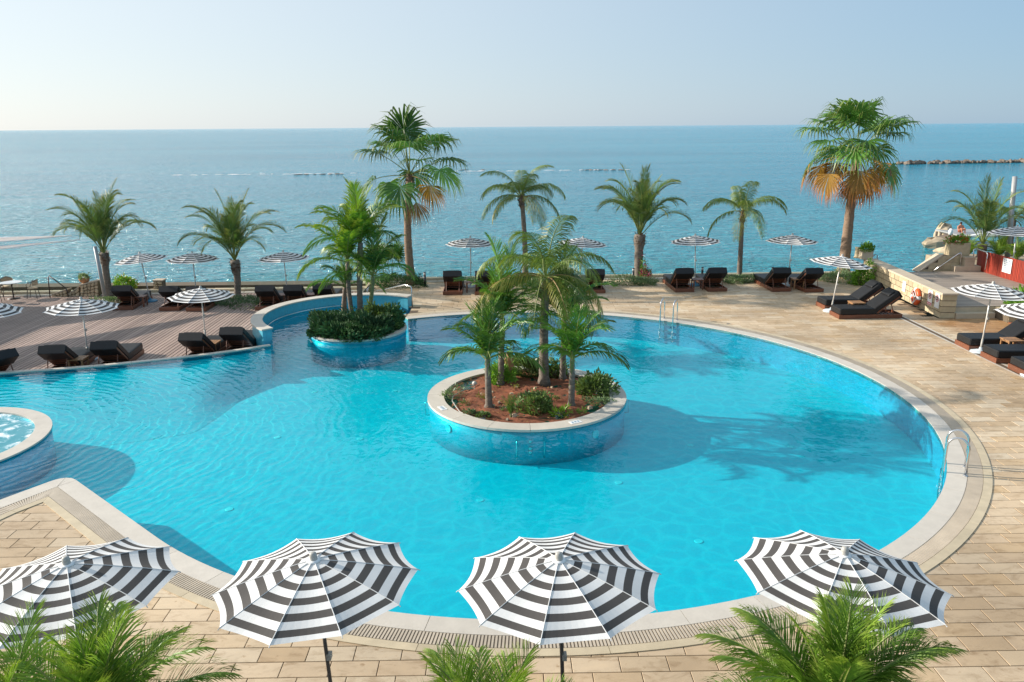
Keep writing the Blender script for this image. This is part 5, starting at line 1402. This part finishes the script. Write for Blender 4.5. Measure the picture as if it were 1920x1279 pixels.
# red fence
t = thing('red_fence', 'red stained vertical board fence beside the raised deck', 'fence', (22.15, 36.4, RD))
FL = 6.2
for k in range(int(FL/.10)):
    MB().bbox((random.uniform(-.004,.004), -.05-.10*k, .46), (.028, .082, .96), .004).build('board', M['red'], t)
for z in (.2,.75): MB().box((.04, -FL/2, z), (.04, FL, .07)).build('fence_rail', M['red'], t)
p = atY(1879,490,34.3)
s = thing('notice_board', 'white notice board with blue lettering on the red fence', 'notice', (22.10, 34.1, RD+.58), -PI/2); paper(s, .62, .62, 'stext', 6)
t = thing('steel_gate', 'bent steel tube gate frame in front of the red fence', 'gate', (21.5, 36.3, RD)); b0 = Vector(t.location)
MB().tube([tuple(atY(1824,502,36.2)-b0), tuple(atY(1826,468,36.2)-b0), tuple(atY(1829,466,36.2)-b0), tuple(atY(1850,473,35.6)-b0), tuple(atY(1852,477,35.5)-b0), tuple(atY(1847,506,35.5)-b0)], .028, 8).build('frame', M['steel'], t, True)
MB().box((0, .1, .12), (1.2,.9,.24)).build('threshold', M['block_cap'], t)
# garden behind the fence
gd = MB().box((28.5, 38.0, .1), (12.6, 6.0, .6)); o = gd.build('garden_bed', M['sand']); tag(o, 'sandy garden bed behind the red fence', kind='structure')
for k, (px, py, z, sc, lab) in enumerate(((1872,488,.4,.55,'spiky fan of fronds behind the middle of the red fence'), (1812,486,.4,.5,'spiky green clump left of the low arching palm'), (1905,492,.5,.65,'yellow-green arching frond clump behind the far right parasol pole'))):
    c = at(px, py, z); t = thing('cycad', lab, 'palm shrub', c)
    for j in range(13): obj('frond', (KYU+KYM+KM)[(j+k) % 8], t, (0,0,.1), (0, R_(random.uniform(-12,12)), R_(j*27.7))).scale = (sc,)*3
    MB().tube([(0,0,-.1),(0,0,.15)], [.14,.10], 8).build('stem', M['boot'], t)
t = thing('wooden_mast', 'tall pale round wooden mast at the right edge', 'post', tuple(at(1888,486,.4))); b0 = Vector(t.location)
MB().tube([(0,0,0), tuple(atY(1903,331,b0.y)-b0)], [.13,.11], 12).build('shaft', M['metal_w'], t, True)
MB().tube([tuple(atY(1903,334,b0.y)-b0), tuple(atY(1926,336,b0.y)-b0)], .012, 5).build('wire', M['plastic'], t)
# rocks and bathing jetty
def rock_mesh(seed, flat=.7):
    rd = random.Random(seed); m = MB(); n1, n2 = 9, 6; ph = [rd.uniform(0,6) for _ in range(6)]
    vs = []
    for i_ in range(n2+1):
        el = -PI/2+PI*i_/n2
        for k in range(n1):
            a = 2*PI*k/n1; r = 1+.22*math.sin(2*a+ph[0])*math.cos(el)+.16*math.sin(3*a+ph[1]+el*2)+rd.uniform(-.12,.12)
            vs.append((r*math.cos(a)*math.cos(el), r*math.sin(a)*math.cos(el)*.8, r*math.sin(el)*flat))
    fs = [(i_*n1+k, i_*n1+(k+1)%n1, (i_+1)*n1+(k+1)%n1, (i_+1)*n1+k) for i_ in range(n2) for k in range(n1)]
    return m.add(vs, fs)
RK = [rock_mesh(s).mesh('rock', M['rock']) for s in range(5)]; RKY = [rock_mesh(s+20, .6).mesh('rock', M['rock_y']) for s in range(3)]
def rock(label, c, s, k, group, yel=False, rz=0, cat='rock'):
    o = obj('rock', (RKY if yel else RK)[k % (3 if yel else 5)], None, c, (0,0,rz)); o.scale = s if isinstance(s, tuple) else (s,s,s)
    tag(o, label, cat, group)
rr_ = random.Random(17)
px = 1688
kk = 0
while px < 1950:
    w = rr_.uniform(4,13); c = at(px, 308.5-(px-1690)*.018, SEA_Z); sz = w/FOC*c.y*.62
    rock('brown boulder of the long breakwater at the right horizon', (c.x, c.y+rr_.uniform(-1.5,1.5), SEA_Z+sz*.25), (sz, sz*.8, sz*rr_.uniform(.75,1.0)), kk, 'boulders of the right breakwater', False, rr_.uniform(0,6)); px += w*rr_.uniform(.35,.7); kk += 1
for k, px in enumerate((590,606,619,632,560,640, 574)):
    c = at(px, 327.5-(px-560)*.01, SEA_Z); rock('low dark rock of the breakwater left of the tall green fan palm', (c.x, c.y, SEA_Z), (.4+.7*((k*37)%10)/10,.5,.14+.12*((k*53)%10)/10), k, 'low breakwater rocks on the left', False, k)
for k, px in enumerate((1092,1100,1108,1117,1125,1136,1150,868,905,1165)):
    c = at(px, 319, SEA_Z); rock('low dark rock of the breakwater above the symmetric stout palm', (c.x, c.y, SEA_Z), (.4+.8*((k*37)%10)/10,.5,.14+.14*((k*53)%10)/10), k+2, 'low breakwater rocks in the centre', False, k)
# breaking foam along the drowned breakwater
q = MB(); rf = random.Random(12)
for (p0, p1, py0, py1) in ((330,668,329,325.5), (850,1180,322,318.5)):
    px = p0
    while px < p1:
        f = (px-p0)/(p1-p0); a = at(px, py0+(py1-py0)*f+rf.uniform(-.4,.4), SEA_Z); w = rf.uniform(.3,1.5); d = rf.uniform(.1,.4)
        z = SEA_Z+.02
        q.add([(a.x-w,a.y,z),(a.x-w*.4,a.y-d,z+.04),(a.x+w*.6,a.y-d*.8,z+.04),(a.x+w,a.y,z),(a.x+w*.3,a.y+d,z+.1),(a.x-w*.5,a.y+d*.7,z+.1)], [(0,1,2,3,4,5)]); px += rf.uniform(4,30)
o = q.build('sea_foam', M['wht']); tag(o, 'thin line of white foam on the sea', 'foam', None, 'stuff')
rock('big flat yellow rock at the water below the stair parapet', tuple(at(1752,463,SEA_Z)+Vector((0,0,.25))), (1.35,1.2,.85), 0, None, True, .3)
rock('pointed pale rock behind the big flat yellow rock', tuple(at(1768,452,SEA_Z)+Vector((0,0,.5))), (1.0,1.0,1.5), 1, None, True, 1)
rock('grey rock between the pointed rock and the flower box', tuple(at(1785,462,SEA_Z)+Vector((0,0,.3))), (1.2,1.0,.9), 1, None, False, 2)
rock('low wet rock beside the stair parapet at the water', tuple(at(1778,474,SEA_Z)+Vector((0,0,.1))), (.9,.9,.6), 2, None, True, 2)
jc = at(1850,437,SEA_Z+1.0)
t = thing('bathing_jetty', 'pale bathing jetty on posts beyond the rocks', 'jetty', (jc.x, jc.y, SEA_Z))
for k in range(9): MB().box((-2.6+.85*k, 0, 1.0), (.83,4.5,.10)).build('plank', M['metal_w'], t)
for k in range(7): MB().tube([(-3.2,-2.1+.62*k,-.5),(-3.2,-2.1+.62*k,.95)], .10, 8).build('post', M['rock'], t)
MB().tube([(-2.9,-2.2,1.06),(-1.0,-2.35,1.4),(1.5,-2.4,.7)], .05, 6).build('rail', M['wht'], t, True)
# bather sitting on the jetty
pc = at(1800,436,SEA_Z+1.05)
t = thing('person', 'person in red swimwear sitting on the bathing jetty with bent knees', 'person', (pc.x, pc.y, SEA_Z+1.05))
def skin_body():
    V = [(0,0,.12),(0,.02,.35),(0,.03,.52),(0,.03,.62),(0,.02,.74),(.19,.02,.52),(.27,-.08,.30),(.24,-.26,.22),(-.19,.02,.52),(-.27,-.08,.30),(-.24,-.26,.22),
         (.10,-.02,.11),(.13,-.40,.40),(.12,-.48,.05),(.12,-.60,.04),(-.10,-.02,.11),(-.13,-.40,.40),(-.12,-.48,.05),(-.12,-.60,.04)]
    E_ = [(0,1),(1,2),(2,3),(3,4),(2,5),(5,6),(6,7),(2,8),(8,9),(9,10),(0,11),(11,12),(12,13),(13,14),(0,15),(15,16),(16,17),(17,18)]
    Rr = [.15,.14,.15,.06,.105,.07,.05,.035,.07,.05,.035,.10,.07,.045,.04,.10,.07,.045,.04]
    me = bpy.data.meshes.new('body'); me.from_pydata(V, E_, []); o = obj('body', me, t)
    md = o.modifiers.new('skin', 'SKIN'); 
    for k, r in enumerate(Rr): me.skin_vertices[0].data[k].radius = (r, r) if me.skin_vertices else (r, r)
    if me.skin_vertices: me.skin_vertices[0].data[0].use_root = True
    s2 = o.modifiers.new('sub', 'SUBSURF'); s2.levels = 1; s2.render_levels = 1
    me.materials.append(M['skin']); return o
try: skin_body()
except Exception as ex: print('skin', ex)
MB().lathe([(.001,.86),(.08,.83),(.105,.76),(.09,.70),(.001,.72)], 12, (0,.04,0)).build('hair', M['hair'], t, True)
MB().lathe([(.165,.05),(.175,.12),(.165,.24)], 12).build('swimwear', M['swim'], t, True)
o = MB().lathe([(.15,0),(.17,.3),(.12,.45),(.001,.5)], 10).build('white_tub', M['wht'], None, True); o.location = tuple(at(1782,440,SEA_Z+1.05)); tag(o, 'small white tub standing on the bathing jetty', 'tub')

# ------------------------------------------------------------------ left corner: rubble wall, steps, café set, sails, lamp post
def rubble_wall(name, label, poly, Y, thick, seed, nx, nz):
    "poly: bottom-left, bottom-right, top-right, top-left as (px, py) on the plane y = Y"
    P = [atY(px, py, Y) for px, py in poly]; b0 = Vector((P[0].x, Y, WD))
    t = thing(name, label, 'wall', b0)
    Q = [p-b0 for p in P]
    q = MB(); q.add([tuple(v) for v in Q]+[tuple(v+Vector((0,thick,0))) for v in Q], [(0,1,2,3),(7,6,5,4),(3,2,6,7),(1,5,6,2),(0,3,7,4)]); q.build('core', M['rubble_m'], t)
    rd = random.Random(seed)
    g = [[((i_+(rd.uniform(-.28,.28) if 0 < i_ < nx else 0))/nx, (k+(rd.uniform(-.28,.28) if 0 < k < nz else 0))/nz) for i_ in range(nx+1)] for k in range(nz+1)]
    def pt(u, v): a = Q[0].lerp(Q[1], u); b = Q[3].lerp(Q[2], u); return a.lerp(b, v)
    for k in range(nz):
        for i_ in range(nx):
            c = [pt(*g[k][i_]), pt(*g[k][i_+1]), pt(*g[k+1][i_+1]), pt(*g[k+1][i_])]; m_ = sum(c, Vector())/4
            # eight-cornered stone
            ring_ = []
            for a, b in zip(c, c[1:]+c[:1]): ring_ += [a.lerp(b,.22), a.lerp(b,.78)]
            r1 = [m_+(v-m_)*.90 for v in ring_]; r2 = [m_+(v-m_)*.76+Vector((0,-.035-rd.uniform(0,.02),0)) for v in ring_]
            MB().add(r1+r2, [(j,(j+1)%8,(j+1)%8+8,j+8) for j in range(8)]+[tuple(range(8,16))]).build('stone', M['rubble'], t)
    MB().box(((Q[3].x+Q[2].x)/2, thick/2, (Q[3].z+Q[2].z)/2+.02), ((Q[2]-Q[3]).length+.05, thick+.08, .05), Matrix.Rotation(-math.atan2(Q[2].z-Q[3].z, Q[2].x-Q[3].x), 3, 'Y')).build('cap_stone', M['block_cap'], t)
    return t
rubble_wall('rubble_wall', 'irregular yellow stone wall with a flower pot on top, left of the lamp post', ((151,556),(185,556),(184,527),(151,535)), 36.2, .5, 1, 5, 4)
rubble_wall('rubble_wall', 'low sloping stone stair wall with a steel rail, far left', ((98,558),(127,557),(124,544),(98,553)), 36.2, .4, 2, 4, 2)
rubble_wall('rubble_wall', 'small triangular stone stair wall between the rail and the pot wall', ((128,557),(150,557),(149,538),(129,552)), 36.3, .3, 3, 3, 2)
rubble_wall('rubble_pillar', 'square stone pillar at the end of the glass balustrade', ((288,549),(305,549),(304,527),(287,527)), 37.0, .4, 4, 2, 4)
p = atY(158,532,36.4); t = thing('flower_pot', 'round terracotta bowl with a pale succulent on the stone wall', 'flower pot', (p.x, 36.45, p.z+.02))
MB().lathe([(.10,0),(.20,.08),(.23,.18),(.24,.22),(.20,.22),(.17,.15)], 18).build('pot', M['terra'], t, True)
obj('flowers', bush_mesh('flowers', (M['lf_grey'],), .26,.26,.30, 380, .10, 105, .3, 4, .5), t, (0,0,.2))
t = thing('hand_rail', 'dark bent steel stair rail at the far left', 'handrail', (atY(94,558,36).x, 36.0, WD)); b0 = Vector(t.location)
MB().tube([(0,0,0), tuple(atY(90,519,36)-b0), tuple(atY(92,517,36)-b0), tuple(atY(123,540,36)-b0), tuple(atY(126,546,36)-b0), tuple(atY(128,557,36)-b0)], .026, 8).build('rail', M['chairf'], t, True)
b_ = at(198,562,WD); t = thing('lamp_post', 'slanting grey lamp post against the leftmost palm', 'lamp post', b_)
MB().tube([(0,0,0), tuple(atY(178,462,b_.y)-b_)], [.085,.07], 10).build('post', M['metal_w'], t, True)
MB().lathe([(.16,0),(.16,.03),(.09,.05)], 14).build('foot', M['metal_w'], t, True)
t = bush('shrub', 'yellow-green flowering shrub behind the lounger by the leftmost palm', tuple(at(226,556,WD)+Vector((0,.6,.3))), (.52,.4,.55), 1300, .12, 'lf_brt', 106, 'shrub', None, 'fl_yel', .12)
def chair(label, c, rz):
    t = thing('cafe_chair', label, 'chair', c, rz, 'café chairs at the far left')
    MB().lathe([(.001,.44),(.22,.44),(.23,.46),(.21,.48),(.001,.48)], 16).build('seat', M['wicker'], t, True)
    q = MB(); vs = []; fs = []; nn = 10
    for k in range(nn+1):
        a = R_(20+140*k/nn)
        hgt = .86-.10*abs(k-nn/2)/(nn/2)
        for (r, z) in ((.23,.60),(.25,hgt),(.265,hgt),(.245,.60)): vs.append((r*math.cos(a), r*math.sin(a), z))
    for k in range(nn):
        for j in range(4): fs.append((k*4+j, k*4+(j+1)%4, (k+1)*4+(j+1)%4, (k+1)*4+j))
    q.add(vs, fs); q.build('backrest', M['wicker'], t)
    MB().tube([(.26*math.cos(R_(a)), .26*math.sin(R_(a)), .87-.12*abs(a-90)/90) for a in range(-10, 191, 20)], .014, 6).build('back_frame', M['chairf'], t, True)
    for sx in (-1,1):
        for sy in (-1,1): MB().tube([(sx*.15,sy*.15,.45),(sx*.21,sy*.21,0)], .014, 6).build('leg', M['chairf'], t)
        MB().tube([(sx*.25,-.02,.80),(sx*.27,-.14,.66),(sx*.17,-.16,.45)], .013, 6).build('armrest', M['chairf'], t, True)
tc = at(26,560,WD)
t = thing('cafe_table', 'round white topped café table at the far left', 'table', tc)
MB().lathe([(.001,.74),(.44,.74),(.44,.765),(.001,.765)], 24).build('table_top', M['ttop'], t)
MB().tube([(0,0,.03),(0,0,.74)], .03, 8).build('column', M['chairf'], t); MB().lathe([(.26,0),(.26,.02),(.05,.05)], 16).build('foot', M['chairf'], t, True)
chair('wicker café chair in front of the café table, seen from behind', tc+Vector((-.25,-.75,0)), R_(195))
chair('wicker café chair right of the café table', tc+Vector((.85,.1,0)), R_(-80))
chair('wicker café chair behind the café table at the left photo edge', tc+Vector((-.6,.65,0)), R_(30))
# shade sails
def sail(label, P, seed):
    b0 = Vector((sum(p.x for p in P)/3, sum(p.y for p in P)/3, min(p.z for p in P)))
    t = thing('shade_sail', label, 'shade sail', b0)
    q = MB(); n_ = 10; idx = {}; vs = []
    for i_ in range(n_+1):
        for j in range(n_+1-i_):
            u, v = i_/n_, j/n_; w = 1-u-v
            p = P[0]*w+P[1]*u+P[2]*v; pull = 27*u*v*w
            cen = (P[0]+P[1]+P[2])/3
            ed = 4*max(u*w if v == 0 else 0, v*w if u == 0 else 0, u*v if w < 1e-6 else 0)
            p = p.lerp(cen, .10*ed); p = p+Vector((0,0,-.12*pull))
            idx[(i_,j)] = len(vs); vs.append(p-b0)
    fs = []
    for i_ in range(n_):
        for j in range(n_-i_):
            fs.append((idx[(i_,j)], idx[(i_+1,j)], idx[(i_,j+1)]))
            if j < n_-i_-1: fs.append((idx[(i_+1,j)], idx[(i_+1,j+1)], idx[(i_,j+1)]))
    q.add(vs, fs); q.build('cloth', M['sail'], t, True)
    for p in P:
        g = Vector((p.x, p.y, WD))
    q = MB()
    for a, b in ((0,1),(1,2),(2,0)): MB().tube([P[a].lerp(P[b], f).lerp((P[0]+P[1]+P[2])/3, .10*4*f*(1-f))-b0 for f in [k/10 for k in range(11)]], .018, 5).build('edge_rope', M['wht'], t)
    return t
T2 = atY(150,449.5,34.4)
sail('grey triangular shade sail with its tip by the leftmost palm', [T2, Vector((-22.8,25.0,2.6)), Vector((-29,24.5,2.6))], 1)
T1 = atY(134,442,35.6)
sail('pale triangular shade sail behind the first, over the sea edge', [T1, Vector((-29.5,27.5,2.3)), Vector((-31,36,2.3))], 2)
sail('added third shade sail, out of view on the left, there to shade the deck', [Vector((-23.9,36.2,2.4)), Vector((-24.6,25.5,2.5)), Vector((-33,31,2.5))], 3)  # unseen sail added to widen the shade on the timber deck
for k, P in enumerate((Vector((-29.1,24.4,2.65)), Vector((-31.1,36,2.35)))):
    t = thing('sail_mast', ['grey mast of the shade sails outside the left photo edge, nearer one','grey mast of the shade sails outside the left photo edge, farther one'][k], 'mast', (P.x, P.y, WD))
    MB().tube([(0,0,0),(0,0,P.z-WD)], .05, 8).build('shaft', M['metal_w'], t)
print('objects', len(bpy.data.objects), 'tris', sum(len(o.data.polygons) for o in bpy.data.objects if o.type == 'MESH'))
